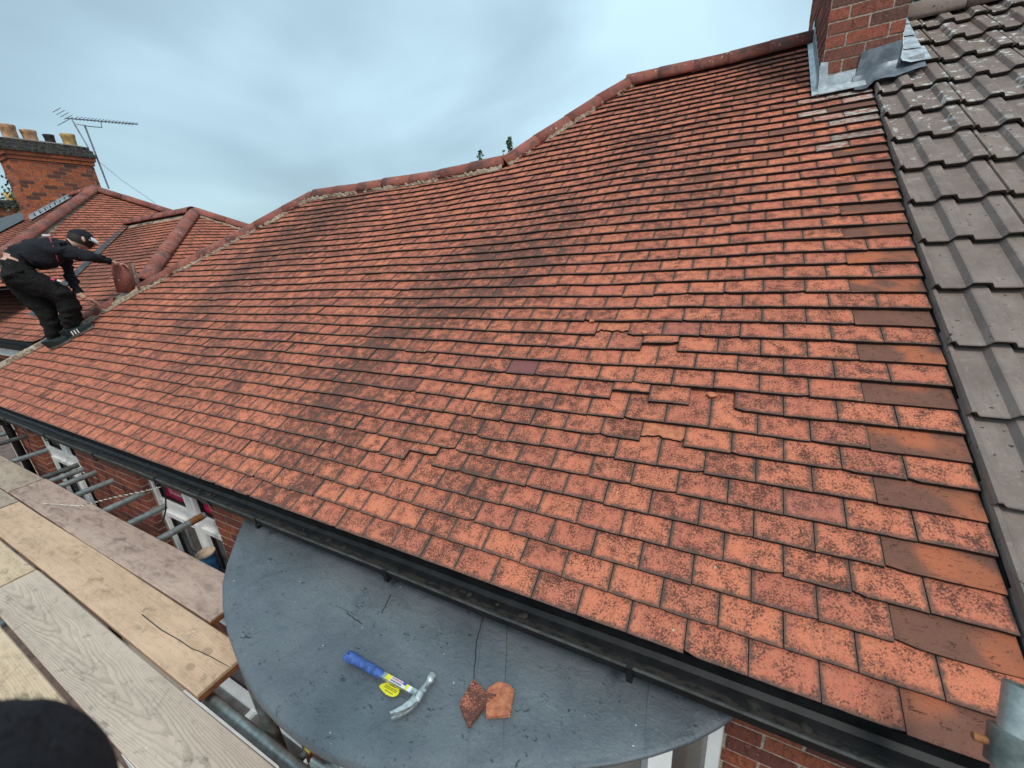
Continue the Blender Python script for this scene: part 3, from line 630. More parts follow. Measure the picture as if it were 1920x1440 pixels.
def strip(pts, name='felt_strip', h=.004):
    m = MB(); top = [Vector((x, y, bayz(x, y) + h)) for x, y in pts]; m.prism(top, [v - Vector((0, 0, .012)) for v in top]); m.build(name, 'grey_roof_paint', bayo)
def quad_strip(a, b, c, d, n=8):
    for i in range(1):
        L = [(a[0] + (b[0] - a[0]) * k / n, a[1] + (b[1] - a[1]) * k / n) for k in range(n + 1)]; Rr = [(d[0] + (c[0] - d[0]) * k / n, d[1] + (c[1] - d[1]) * k / n) for k in range(n + 1)]
        m = MB(); vs = []
        for (x, y), (x2, y2) in zip(L, Rr):
            x += rj(.0015); x2 += rj(.0015)
            vs += [(x - .004, y, bayz(x, y) - .003), (x, y, bayz(x, y) + .006), (x2, y2, bayz(x2, y2) + .006), (x2 + .004, y2, bayz(x2, y2) - .003)]
        m.add(vs, [(k * 4 + j, k * 4 + j + 1, k * 4 + 5 + j, k * 4 + 4 + j) for k in range(n) for j in range(3)]); m.build('felt_strip', 'grey_roof_paint', bayo)
quad_strip((-1.46, .02), (-1.255, -.42), (-1.165, -.375), (-1.36, .02))
quad_strip((-.84, .08), (-.818, -.18), (-.70, -.085), (-.70, .08))
quad_strip((-2.02, .05), (-2.06, -.19), (-1.93, -.19), (-1.88, .05))
quad_strip((-2.62, .05), (-2.66, -.20), (-2.52, -.25), (-2.46, .05))
def bead(pts, r=.0017, nm='seam'):
    P = [];
    for (a, b) in zip(pts, pts[1:]):
        n = max(2, int((Vector(b) - Vector(a)).length / .012))
        for k in range(n): q = Vector(a).lerp(Vector(b), k / n) + Vector((rj(.0016), rj(.0016))); P.append((q.x, q.y, bayz(q.x, q.y) + .0008))
    m = MB(); m.path(P, r, 5); m.build(nm, 'bitumen', bayo)
for pts in ([(-1.47, .04), (-1.427, -.094), (-1.345, -.25), (-1.263, -.434)], [(-1.37, .04), (-1.323, -.071), (-1.25, -.22), (-1.169, -.385)], [(-.845, .06), (-.826, -.015), (-.819, -.175)], [(-2.454, -.364), (-2.369, -.378), (-2.352, -.357)], [(-2.46, -.155), (-2.50, -.21), (-2.528, -.254)], [(-1.983, -.084), (-1.99, -.19)], [(-1.987, -.197), (-1.876, -.21)], [(-1.849, -.142), (-1.885, -.042)]): bead(pts)
# curved face of the bay: posts, panes, brick flank
inner = [(x + (.07 if x < -1.8 else -.012) * abs(x - cx_) / 1.3, y + (.075 if x < -1.2 else .03)) for x, y in bp]
def bayface(i0, i1, z0, z1, th, name, mat, off=0.0, ext=0):
    m = MB(); P = inner[i0:i1 + 1]; vs = []
    for i, (x, y) in enumerate(P):
        a = Vector(inner[max(0, i0 + i - 1)]); b = Vector(inner[min(len(inner) - 1, i0 + i + 1)]); t_ = (b - a).normalized(); n_ = Vector((t_.y, -t_.x))
        if n_.y > 0: n_ = -n_
        o1 = Vector((x, y)) + n_ * off; o2 = o1 - n_ * th
        vs += [(o1.x, o1.y, z0), (o1.x, o1.y, z1), (o2.x, o2.y, z1), (o2.x, o2.y, z0)]
    k = len(P); fs = [(i * 4 + j, i * 4 + (j + 1) % 4, i * 4 + 4 + (j + 1) % 4, i * 4 + 4 + j) for i in range(k - 1) for j in range(4)] + [(0, 1, 2, 3), ((k - 1) * 4 + 3, (k - 1) * 4 + 2, (k - 1) * 4 + 1, (k - 1) * 4)]
    m.add(vs, fs); return m.build(name, mat, bayo)
bayface(0, 11, -5.3, -.26, .10, 'bay_wall', 'mortar_joint', -.014)
bayface(11, 24, -1.55, -1.45, .10, 'sill', 'upvc', .03); bayface(11, 24, -5.3, -1.55, .10, 'bay_wall', 'mortar_joint', -.014)
bayface(11, 24, -.285, -.222, .05, 'head_rail', 'black_plastic', -.012); bayface(11, 24, -1.45, -.285, .01, 'pane', 'window_glass', -.03)
for i in (11, 14, 17, 20, 23):
    a = inner[i]; b = inner[i + 1] if i + 1 < len(inner) else inner[i]
    t_ = (Vector(b) - Vector(a)).normalized(); n_ = Vector((t_.y, -t_.x)); n_ = n_ if n_.y < 0 else -n_; A = Vector(a) + n_ * .004
    for w0, w1, dd, yo in ((0, .05, .06, .0), (.052, .085, .06, -.006)):
        q = [A + t_ * w0 + n_ * yo, A + t_ * w1 + n_ * yo, A + t_ * w1 - n_ * dd, A + t_ * w0 - n_ * dd]; m = MB(); m.prism([(v.x, v.y, -.27) for v in q], [(v.x, v.y, -1.46) for v in q]); m.build('frame_post', 'upvc', bayo)
bbr = []
for i in range(0, 11):
    a, b = inner[i], inner[i + 1]; L = (Vector(b) - Vector(a)).length
    bbr += wall_bricks((a[0], a[1], 0), (b[0] - a[0], b[1] - a[1], 0), L, -2.6 + (.0 if i % 2 else 0), -.27, bl=.1125 if i % 2 else .225, dep=-.008)
emit(bbr, 'brick', 'wall_brick', bayo, 160, 60)

# chimney on the party wall ----------------------------------------
def chimney_stack(parent, x0, x1, y0, y1, z0, z1, mat, sooty=0, corbel=0, limit=140, joint='mortar_joint', minsize=50):
    c = MB(); c.box((x0, y0, z0), (x1, y1, z1)); co = c.build('chimney', joint, parent)
    B = []
    for a, d, L in (((x0, y0), (1, 0, 0), x1 - x0), ((x1, y0), (0, 1, 0), y1 - y0), ((x0, y1), (0, -1, 0), y1 - y0), ((x1, y1), (-1, 0, 0), x1 - x0)):
        B += wall_bricks((a[0], a[1], 0), d, L, z0, z1, dep=.0045, depth=.03)
    emit(B, 'brick', mat, co, limit, minsize); return co
ch = chimney_stack(house, -.285, .125, 3.09, 3.09 + 1.35, 1.9, 4.6, 'chimney_brick', joint='mortar_joint')
def sheet(parent, name, pts, mat, th=.004):
    m = MB(); pts = [Vector(p) for p in pts]; n = (pts[1] - pts[0]).cross(pts[2] - pts[0]).normalized() * th
    m.prism([p + n * .5 for p in pts], [p - n * .5 for p in pts]); return m.build(name, mat, parent)
# lead: apron on the front, soakers up both sides
def lz(v): return RP(0, v, 0, False)
fr = 3.09 - .010
sheet(ch, 'flashing', [(-.31, fr, 2.035), (-.09, fr, 2.04), (-.09, fr, 2.125), (-.245, fr, 2.115), (-.255, fr, 2.20), (-.297, fr, 2.205)], 'lead_pale')
sheet(ch, 'flashing', [RP(-.315, 3.60, .012), RP(-.01, 3.60, .016), RP(-.01, 3.70, .016), RP(-.315, 3.70, .012)], 'lead_pale')
sheet(ch, 'flashing', [(-.095, fr - .004, 2.03), (.09, fr - .004, 2.05), (.130, fr - .004, 2.07), (.130, fr - .004, 2.235), (-.075, fr - .004, 2.215)], 'lead_dark')
ld = MB(); gx, gy = 12, 5; vs = []
for j in range(gy):
    for i in range(gx):
        u = -.10 + .355 * i / (gx - 1); v = 3.56 + .16 * j / (gy - 1) + .02 * (u > .1) - (.012 * math.sin(i * 1.3) if j == 0 else 0) + .35 * max(0, u - .12) * (1 - j / (gy - 1))
        rib = .010 * (.5 + .5 * math.sin((u - .005) / .165 * 2 * math.pi - 1.2)); vs.append(RP(u, v, (.014 if u < -.005 else .044 + rib) + .03 * (j == gy - 1), False))
ld.add(vs, [(j * gx + i, j * gx + i + 1, (j + 1) * gx + i + 1, (j + 1) * gx + i) for j in range(gy - 1) for i in range(gx - 1)], smooth=True); ld.build('flashing', 'lead_dark', ch)
for i in range(4):
    v0 = 3.70 + i * .24; m = MB(); vs = []
    for k in range(4):
        u = .132 + (.135 + .02 * (i == 0)) * k / 3; rib = (.085, .062, .058, .052)[k]
        vs += [RP(u, v0 - .03 + .03 * k / 3 * (i == 0), rib + .006, False), RP(u, v0 + .25, rib - .002, False)]
    m.add(vs, [(2 * k, 2 * k + 2, 2 * k + 3, 2 * k + 1) for k in range(3)], smooth=True); m.build('flashing', 'lead_pale', ch)
    yy = RP(0, v0, 0).y; zz = RP(0, v0, 0).z
    sheet(ch, 'flashing', [(.134, yy - .02, zz + .02), (.134, yy + .21, zz + .16), (.134, yy + .21, zz + .27), (.134, yy + .06, zz + .27), (.134, yy - .02, zz + .16)], 'lead_pale')
for i in range(7):
    v0 = 3.62 + i * .16; yy = RP(0, v0, 0).y; zz = RP(0, v0, 0).z
    sheet(ch, 'flashing', [(-.296, yy, zz - .01), (-.296, yy + .15, zz + .09), (-.296, yy + .15, zz + .20), (-.296, yy + .10, zz + .20), (-.296, yy, zz + .10)], 'lead_pale')
sheet(ch, 'flashing', [RP(-.33, 3.60, .01), RP(-.29, 3.60, .02), RP(-.29, 4.66, .02), RP(-.33, 4.66, .01)], 'lead_pale')

# ------------------------------------------------------------------ neighbour's concrete roof on the right
nb_h = empty('brick_house', (3, 1, -5.3), 'neighbouring house at right edge with grey-brown interlocking concrete roof tiles', 'house')
rr = MB(); pts = [(.03, -.1), (4.5, -.1), (4.5, 4.6), (.03, 4.6)]
rr.prism([RP(u, v, -.03, False) for u, v in pts], [RP(u, v, -.10, False) for u, v in pts])
rr.add([RP(.13, 4.6, -.03, False), RP(4.5, 4.6, -.03, False), Vector((4.5, 7.5, .6)), Vector((.13, 7.5, .6))], [(0, 1, 2, 3)])
nroof = rr.build('roof', 'felt', nb_h)
nw = MB().box((.62, WY + .003, -5.3), (4.5, WY + .2, -.2)).build('wall', 'wall_brick', nb_h)
PROF = [(0, .010), (.004, .022), (.014, .024), (.022, .012), (.030, .004), (.088, .002), (.098, .004), (.112, .026), (.118, .028), (.158, .028), (.164, .026), (.178, .004), (.188, .002), (.246, .002), (.256, .004), (.270, .026), (.276, .028), (.316, .028), (.322, .026), (.331, .010)]
def conc_tile(u0, vb, lich):
    m = MB(); ln = .40; t = .020; dn = .016 + rj(.0015); sl = .030 / .31; tw = rj(.004); top = []; bot = []; k = len(PROF); n0 = 4
    vs = []
    for (s, h) in PROF:
        vs.append(RP(u0 + s, vb + .010 + (h > .02) * .0, dn + h - t - .002, False))
    for (s, h) in PROF: vs.append(RP(u0 + s, vb + rj(.001), dn + h - .003, False))
    for (s, h) in PROF: vs.append(RP(u0 + s, vb + .004, dn + h, False))
    for (s, h) in PROF: vs.append(RP(u0 + s, vb + ln, dn + h - sl * ln, False))
    for (s, h) in PROF: vs.append(RP(u0 + s, vb + ln, dn + h - sl * ln - t, False))
    fs = []; ms = []
    for r_ in range(4):
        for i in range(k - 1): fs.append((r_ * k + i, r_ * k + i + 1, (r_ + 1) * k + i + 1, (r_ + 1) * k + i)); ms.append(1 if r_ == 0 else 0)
    fs += [(0, k, 2 * k, 3 * k, 4 * k), (k - 1, 5 * k - 1, 4 * k - 1, 3 * k - 1, 2 * k - 1)]; ms += [0, 0]
    m.add(vs, fs, ms, tc=(rnd(), rnd(), lich)); return m
cp = []
for n in range(15):
    vb = .015 + n * .3105
    for c in range(7):
        u0 = .008 + c * .331
        if vb > 3.5 and c == 0: continue
        if vb > 4.55: continue
        cp.append(conc_tile(u0, vb + rj(.002), max(0, min(1, (vb - 2.0) / 1.6))))
# cut tiles beside the chimney
for n in range(12, 15):
    m = conc_tile(.008, .015 + n * .3105, 1); m.v = [Vector((max(v.x, .14), v.y, v.z)) for v in m.v]; cp.append(m)
emit(cp, 'tile', ['concrete_tile', 'concrete_nose'], nroof, 300, 40)
for i in range(9):
    p = RP(.14 + i * .45, 4.62, .0, False); q = RP(.14 + (i + 1) * .45 - .004, 4.62, .0, False); ridge_tile(nroof, p, q, .105, (0, -.2, 1), mat='concrete_tile', arc=190, flare=.004)
# verge strip in the joint between both roofs
v_ = MB(); v_.prism([RP(.001, 0, -.03), RP(.012, 0, -.02), RP(.012, 3.58, -.02), RP(.001, 3.58, -.03)], [RP(.001, 0, -.06), RP(.012, 0, -.06), RP(.012, 3.58, -.06), RP(.001, 3.58, -.06)]); v_.build('bonding_gutter', 'black_plastic', nb_h)

# ------------------------------------------------------------------ houses to the left
def plane_tiles(o, eu, ev, poly, gauge=.098, tw=.165, t=.013, seed=0, dmul=1.0, dadd=0.0):
    """plain tiles over a polygon (u,v) in the plane o + u*eu + v*ev; returns one MB"""
    o, eu, ev = Vector(o), Vector(eu).normalized(), Vector(ev).normalized(); nn = eu.cross(ev); res = MB()
    if nn.z < 0: nn = -nn
    us = [p[0] for p in poly]; vs_ = [p[1] for p in poly]
    area = sum(poly[i][0] * poly[(i + 1) % len(poly)][1] - poly[(i + 1) % len(poly)][0] * poly[i][1] for i in range(len(poly)))
    P = poly if area > 0 else poly[::-1]
    n = 0; v = min(vs_)
    while v < max(vs_):
        u = min(us) - (tw / 2 if n % 2 else 0)
        while u < max(us):
            q = [(u + .001, v), (u + tw - .001, v), (u + tw - .001, v + gauge * 1.25), (u + .001, v + gauge * 1.25)]
            for i in range(len(P)):
                a, b = P[i], P[(i + 1) % len(P)]; dx, dy = b[0] - a[0], b[1] - a[1]; q = clip(q, -dy, dx, dy * a[0] - dx * a[1])
                if len(q) < 3: break
            if len(q) >= 3:
                th = random.gauss(0, .0015); d = max(0, min(1, (mnoise.noise((u * 1.1 + seed, v * .9, seed)) + .1) * 1.4 * dmul + dadd))
                f = lambda x, y, e: o + eu * x + ev * y + nn * (th - t / gauge * (y - v) + e + .006 * math.sin(2 * x + seed) )
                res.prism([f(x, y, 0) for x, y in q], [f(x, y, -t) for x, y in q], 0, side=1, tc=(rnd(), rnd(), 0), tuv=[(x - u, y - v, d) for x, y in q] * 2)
            u += tw
        v += gauge; n += 1
    return res
left = empty('brick_house', (-10, 2, -5.3), 'lower red-tiled house directly behind the worker, with hipped roof and white fascia', 'house')
t1 = .59; sl1 = math.sqrt(1 + t1 * t1)
A1 = Vector((-9.07, 3.336, 2.067)); RX = -11.5
ey = .62; ez = A1.z - t1 * (A1.y - ey)
lr = MB()
# bodies of the slopes (just under the tiles)
e_ = Vector((0, 0, -.05))
F = [Vector((-6.4, ey, ez)), A1, Vector((RX - .2, A1.y, A1.z)), Vector((RX - 2.8, ey, ez))]
lr.add([v + e_ for v in [Vector((-13.9, ey, ez)), Vector((-8.05, ey, ez)), Vector((-7.107, 1.376, ez + t1 * (1.376 - ey))), A1, Vector((RX - .4, A1.y, A1.z))]], [(0, 1, 2, 3, 4)])
S1p = [Vector((-7.107, 1.376, .911)), Vector((-7.107, A1.y * 2 - 1.376, .911)), A1]
lr.add([v + e_ for v in S1p], [(0, 1, 2)])
lr.add([v + e_ for v in [A1, Vector((RX - .4, A1.y, A1.z)), Vector((-13.9, 6.05, ez)), Vector((-6.4, 6.05, ez))]], [(0, 1, 2, 3)])
lroof = lr.build('roof', 'felt', left)
evF = Vector((0, 1, t1)); oF = Vector((-7, ey, ez)); LV = (A1.y - ey) * sl1
vm_ = (1.376 - ey) * sl1
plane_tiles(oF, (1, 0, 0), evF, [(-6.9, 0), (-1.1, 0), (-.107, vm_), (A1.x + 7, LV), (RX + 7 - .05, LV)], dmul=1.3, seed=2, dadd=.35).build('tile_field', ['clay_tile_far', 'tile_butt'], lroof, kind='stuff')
oS = Vector((-7.107, 1.376, .911)); evS = Vector((-1, 0, t1)); L1 = (A1.x + 7.107) / -1 * sl1
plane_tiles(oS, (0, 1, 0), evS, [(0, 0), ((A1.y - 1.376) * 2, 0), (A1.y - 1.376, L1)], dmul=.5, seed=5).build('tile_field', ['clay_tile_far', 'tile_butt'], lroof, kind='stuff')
def cap_run(parent, a, b, r=.10, ln=.36, up=(0, 0, 1), mort=None):
    ridge_run(parent, a, b, r, up, ln)
    if mort:
        a, b = Vector(a), Vector(b); k = int((b - a).length / .05); o_ = Vector(mort).normalized(); mortar_run(parent, [(a.lerp(b, i / k) + o_ * (r * .95) + Vector((0, 0, -.035)), o_, Vector((0, 0, 1))) for i in range(k + 1)], .035, a.x)
cap_run(lroof, Vector((-7.30, 1.57, .995)), A1 + Vector((0, 0, -.03)), .10, .46, (.3, -.5, 1), (.75, .45, -.35))
cap_run(lroof, A1, A1 + Vector((1, 1, -t1)) * 1.9, .09, .46, (.4, .2, 1), (.6, -.6, -.1))
cap_run(lroof, A1 + Vector((-.05, 0, .0)), Vector((RX - .1, A1.y, A1.z)), .10, .42, (0, 0, 1), (0, -1, -.35))
ge = MB()
g2 = extr(left, 'gutter', [(ey - .0, ez - .02), (ey - .01, ez - .09), (ey - .08, ez - .09), (ey - .10, ez - .03), (ey - .105, ez - .03), (ey - .085, ez - .10), (ey + .0, ez - .10), (ey + .01, ez - .02)], -13.6, -8.10, ['black_plastic'])
MB().box((-13.6, ey + .015, ez - .26), (-8.12, ey + .04, ez - .05)).build('fascia', 'fascia_white', left)
MB().box((-13.6, ey + .04, ez - .27), (-8.12, ey + .30, ez - .25)).build('soffit', 'fascia_white', left)
lwall = MB().box((-13.6, ey + .27, -5.3), (-8.35, ey + .47, ez - .27)).build('wall', 'mortar_joint', left)
lb = wall_bricks((-11.5, ey + .27, 0), (1, 0, 0), 3.15, -3.6, ez - .28, bl=.225, dep=.004)
lb += wall_bricks((-8.35, ey + .27, 0), (0, 1, 0), 1.5, -3.0, ez - .28, dep=.004)
emit(lb, 'brick', 'far_brick', lwall, 150, 40)
# second house with the big chimney
far = empty('brick_house', (-16, 4, -5.3), 'taller red-tiled hipped house at far left below the brick chimney stack', 'house')
t2 = .60; sl2 = math.sqrt(1 + t2 * t2); A2 = Vector((-12.8, 3.47, 2.85))
fr_ = MB(); dn2 = 2.9
def dv(a, s): return a + Vector(s)
fr_.add([v + e_ for v in [A2, dv(A2, (dn2, -dn2, -t2 * dn2)), dv(A2, (dn2, dn2, -t2 * dn2))]], [(0, 1, 2)])
fr_.add([v + e_ for v in [A2, dv(A2, (dn2, -dn2, -t2 * dn2)), dv(A2, (-7, -dn2, -t2 * dn2)), dv(A2, (-7, 0, 0))]], [(0, 1, 2, 3)])
fr_.add([v + e_ for v in [A2, dv(A2, (dn2, dn2, -t2 * dn2)), dv(A2, (-7, dn2, -t2 * dn2)), dv(A2, (-7, 0, 0))]], [(0, 1, 2, 3)])
froof = fr_.build('roof', 'felt', far)
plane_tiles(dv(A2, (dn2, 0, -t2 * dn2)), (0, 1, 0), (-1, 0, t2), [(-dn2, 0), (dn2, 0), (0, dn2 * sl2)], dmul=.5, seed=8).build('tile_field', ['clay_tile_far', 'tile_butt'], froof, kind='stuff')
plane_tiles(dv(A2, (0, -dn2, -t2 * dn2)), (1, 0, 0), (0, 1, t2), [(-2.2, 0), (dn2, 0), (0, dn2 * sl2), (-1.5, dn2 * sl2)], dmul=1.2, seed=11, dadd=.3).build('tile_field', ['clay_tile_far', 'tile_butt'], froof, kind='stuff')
# slates of the next slope along
MB().add([dv(A2, (-2.2, -dn2, -t2 * dn2 + .03)), dv(A2, (-1.5, -.1, -.03)), dv(A2, (-7, -.1, -.03)), dv(A2, (-7, -dn2, -t2 * dn2 + .03))], [(0, 1, 2, 3)]).build('slate_slope', 'slate', froof)
cap_run(froof, dv(A2, (2.6, -2.6, -t2 * 2.6)), A2, .10, .48, (.3, -.4, 1), (.7, .5, -.3))
cap_run(froof, A2, dv(A2, (1.9, 1.9, -t2 * 1.9)), .095, .48, (.4, .2, 1))
cap_run(froof, dv(A2, (-.05, 0, 0)), dv(A2, (-1.2, 0, 0)), .10, .4)
# valley lead between the two roofs
vl = MB(); a = Vector((RX, A1.y, A1.z + .0)); d_ = Vector((1, -t2 / t1, -t2)); b = a + d_ * 2.3; sd_ = Vector((.5, 0, 0)).cross(d_).normalized(); ww = Vector((.05, .05, 0))
vl.add([a - ww + Vector((0, 0, .032)), a + Vector((0, 0, -.0)), a + ww * .6 + Vector((0, 0, .032)), b - ww + Vector((0, 0, .032)), b + Vector((0, 0, 0)), b + ww * .6 + Vector((0, 0, .032))], [(0, 1, 4, 3), (1, 2, 5, 4)]); vl.build('valley', 'slate', froof)
# chimney stack with corbels
XC = -13.9
fch = chimney_stack(far, -14.45, XC, 2.70, 4.00, 2.3, 3.52, 'far_brick', limit=200, joint='mortar_bed', minsize=30)
for k, (zz, ex, mt) in enumerate(((3.52, .03, 'far_brick'), (3.595, .06, 'far_brick'), (3.67, .09, 'sooty_brick'), (3.745, .06, 'sooty_brick'), (3.82, .03, 'sooty_brick'))):
    MB().box((-14.45 - ex, 2.70 - ex, zz), (XC + ex, 4.0 + ex, zz + .073)).build('corbel_course', 'mortar_dark', fch)
    bb = []
    for a_, d_, L_ in (((-14.45 - ex, 2.70 - ex), (1, 0, 0), .55 + 2 * ex), ((XC + ex, 2.70 - ex), (0, 1, 0), 1.3 + 2 * ex)): bb += wall_bricks((a_[0], a_[1], 0), d_, L_, zz, zz + .074, dep=.006, depth=.02)
    emit(bb, 'brick', mt, fch, 40, 30)
MB().prism([(-14.3, 2.85, 3.95), (-14.05, 2.85, 3.95), (-14.05, 3.85, 3.95), (-14.3, 3.85, 3.95)], [(-14.47, 2.69, 3.893), (-13.88, 2.69, 3.893), (-13.88, 4.01, 3.893), (-14.47, 4.01, 3.893)]).build('flaunching', 'mortar_dark', fch)
for y, mt, h, r in ((2.93, 'pot_terracotta', .27, .115), (3.22, 'pot_terracotta', .22, .115), (3.52, 'pot_dark', .19, .085), (3.84, 'pot_buff', .25, .115)):
    p = MB(); p.lathe((-14.17, y, 3.92), [(r * .98, 0), (r, h * .7), (r * 1.04, h * .72), (r * 1.12, h * .95), (r * 1.12, h), (r * .85, h), (r * .8, h * .3)], 20); p.build('chimney_pot', mt, fch)
for k in range(9):                                        # stepped lead on the slope
    y0 = 2.62 + k * .095; z0 = A2.z - t2 * (A2.y - y0); sheet(fch, 'flashing', [(XC + .012, y0, z0 - .02), (XC + .012, y0 + .13, z0 + .055), (XC + .012, y0 + .10, z0 + .17), (XC + .012, y0, z0 + .10)], 'lead_pale')
sheet(fch, 'flashing', [(XC + .005, 2.62, A2.z - t2 * (A2.y - 2.62) + .02), (XC + .16, 2.62, A2.z - t2 * (A2.y - 2.62) + .02), (XC + .16, 3.45, A2.z + .02), (XC + .005, 3.45, A2.z + .02)], 'lead_pale')
# small stack further off
sc_h = empty('chimney_stack', (-22, 4.3, -1), 'distant low brick chimney stack with one yellow pot at left edge', 'chimney')
scb = MB().box((-22.4, 3.5, -1), (-21.6, 5.0, 3.52)).build('stack', 'mortar_bed', sc_h)
emit(wall_bricks((-21.6, 3.5, 0), (0, 1, 0), 1.5, 2.5, 3.5, dep=.008, depth=.02), 'brick', 'far_brick', scb, 60, 20)
MB().box((-22.5, 3.4, 3.42), (-21.5, 5.1, 3.62)).build('cap', 'sooty_brick', sc_h)
p = MB(); p.lathe((-22, 4.62, 3.6), [(.13, 0), (.14, .2), (.16, .3), (.12, .3)], 16); p.build('chimney_pot', 'pot_buff', sc_h)
p = MB(); p.lathe((-22, 4.1, 3.6), [(.13, 0), (.14, .16), (.15, .2), (.12, .2)], 16); p.build('chimney_pot', 'pot_terracotta', sc_h)

# TV aerial
ae = empty('tv_aerial', (-13.85, 4.10, 3.1), 'grey rooftop television aerial on a tilted mast beside the far chimney', 'aerial')
m = MB(); m.tube((-13.85, 4.12, 3.05), (-13.95, 4.13, 4.36), .018, 8); m.build('mast', 'aluminium', ae)
m = MB(); m.tube((-13.9, 4.03, 3.9), (-14.1, 4.0, 4.46), .014, 8); m.build('mast', 'aluminium', ae)
m = MB(); m.tube((-14.0, 3.86, 4.46), (-13.9, 5.16, 4.56), .012, 8); m.build('boom', 'aluminium', ae)
m = MB(); m.path([(-13.93, 3.98, 4.36), (-13.93, 4.2, 4.35), (-13.93, 4.43, 4.37), (-13.95, 4.45, 4.50)], .010, 6); m.build('cradle_arm', 'aluminium', ae)
for k in range(18):
    y = 4.02 + k * .064; z = 4.472 + k * .0049
    m = MB(); m.tube((-14.13, y, z + .012), (-13.80, y, z + .012), .0055, 5); m.build('director', 'aluminium', ae)
for s in (-1, 1):
    for j in range(4):
        m = MB(); m.tube((-14.2, 3.90 - .05 * j, 4.46 + s * (.02 + .035 * j)), (-13.75, 3.90 - .05 * j, 4.46 + s * (.02 + .035 * j)), .006, 5); m.build('reflector', 'aluminium', ae)
m = MB(); m.path([(-13.86, 4.14, 3.6), (-13.8, 4.4, 3.25), (-13.7, 4.9, 2.75)], .004, 5); m.build('cable', 'rubber', ae)

# ------------------------------------------------------------------ trees behind
def tree(loc, h, r, n, label, conifer=False, lean=0):
    random.seed(int(abs(loc[0]) * 100)); root = empty('conifer_tree' if conifer else 'tree', loc, label, 'tree'); loc = Vector(loc)
    t = MB(); t.tube(loc, loc + Vector((0, 0, h * .95)), r * .06 + .03, 8, r1=.01)
    for k in range(14):
        a = rnd() * 6.28; z = h * random.uniform(.35, .9); L = r * (1.1 - z / h) if conifer else r * .7
        t.tube(loc + Vector((0, 0, z)), loc + Vector((math.cos(a) * L, math.sin(a) * L, z + L * .5)), .02, 5, r1=.006)
    t.build('trunk', 'bark', root)
    c = MB()
    for k in range(n):
        z = (h - 2.4 * rnd() ** .75 if conifer else 0) or h * (.25 + .78 * rnd() ** .8); a = rnd() * 6.28
        rr_ = (max(.02, (h - z) * r) * rnd() ** .5 * (.6 + .4 * math.sin(z * 24 + 2 * a)) if conifer else r * math.sqrt(max(.03, 1 - ((z / h - .62) / .42) ** 2)) * rnd() ** .45) * (1 + .45 * mnoise.noise((a * 1.3, z * 1.6, 0)))
        p = loc + Vector((math.cos(a) * rr_, math.sin(a) * rr_, z)); s = random.uniform(.035, .075) * (1 if conifer else 1.2)
        d = Vector((rj(1), rj(1), rj(1) + .4)).normalized(); q = d.orthogonal().normalized() * s * .5; d *= s * 1.3
        c.add([p - q * .3, p + d * .5 - q, p + d, p + d * .5 + q], [(0, 1, 2, 3)], 0 if rnd() < .6 else 1)
    c.build('crown', ['leaf_dark', 'leaf_mid'], root, fix=False)
tree((-5.98, 9.5, -4.0), 7.68, .80, 1500, 'pointed tip of a dark conifer above the middle ridge, the right one', True)
tree((-6.69, 9.2, -4.0), 7.44, .65, 1000, 'smaller dark conifer tip showing over the ridge, the left one', True)
tree((1.55, 9.4, -4.5), 9.6, 1.6, 9000, 'leafy green tree behind the concrete ridge beside the right chimney')
tree((-21.5, 5.4, -2.5), 6.9, 1.7, 7000, 'green leafy tree behind the chimney stack at far left')

# ------------------------------------------------------------------ scaffold
random.seed(21)
def board(x0, x1, y0, y1, mat, label, ends=(1, 1), ztop=-.5):
    e = MB(); L = x1 - x0; o = Vector(((x0 + x1) / 2 - 0, (y0 + y1) / 2, ztop))
    r = .004; n = 14; vs = []; fs = []
    prof = [(y0 + .001, ztop - .038), (y0, ztop - .005), (y0 + .005, ztop), (y1 - .005, ztop), (y1, ztop - .005), (y1 - .001, ztop - .038)]; k = len(prof)
    ph = rnd() * 6
    for i in range(n + 1):
        x = x0 + L * i / n; dz = .003 * math.sin(i * .7 + ph); dy = .0025 * math.sin(i * .5 + ph)
        vs += [(x, y + dy, z + dz) for y, z in prof]
    fs = [(i * k + j, i * k + (j + 1) % k, (i + 1) * k + (j + 1) % k, (i + 1) * k + j) for i in range(n) for j in range(k)] + [tuple(range(k)), tuple(range(n * k + k - 1, n * k - 1, -1))]
    e.add(vs, fs); b = e.build('scaffold_board', mat, None, label=label, cat='scaffold board', group='boards of the scaffold deck')
    for side, on in zip((x0, x1), ends):
        if on:
            s = -1 if side == x0 else 1; m = MB(); xs = side + s * .0015; m.box((min(xs, xs - s * .02), y0 - .0015, ztop - .0395), (max(xs, xs - s * .02), y1 + .0015, ztop - .0005 - .012)); m.build('end_band', 'rusty_steel', b)
    return b
board(-5.93, -2.875, -.352, -.128, 'board_pink', 'weathered pinkish scaffold board nearest the wall, ending beside the bay roof')
board(-9.6, -5.95, -.350, -.130, 'board_old', 'grey scaffold board at far left nearest the wall')
bt_ = board(-5.62, -2.52, -.578, -.358, 'board_tan', 'tan scaffold board with knots and long crack near its end')
m = MB(); m.path([(-3.26, -.478, -.4990), (-3.05, -.482, -.4985), (-2.90, -.474, -.4985), (-2.776, -.472, -.4985), (-2.743, -.465, -.4985), (-2.656, -.457, -.4985), (-2.522, -.449, -.4985)], .0018, 5); m.build('crack', 'ink', bt_)
board(-9.3, -5.64, -.578, -.358, 'board_old', 'grey-brown scaffold board, second from the wall at left edge')
board(-4.305, -.70, -.812, -.592, 'board_grey', 'grey scaffold board with bold arched wood grain')
board(-8.1, -4.325, -.812, -.592, 'board_pale', 'yellowish scaffold board at left edge meeting the grey grained board end')
board(-5.6, -1.0, -1.056, -.833, 'board_pale', 'pale yellow scaffold board at bottom left corner behind the dark sleeve')
TZ = -.565; TR = .0242
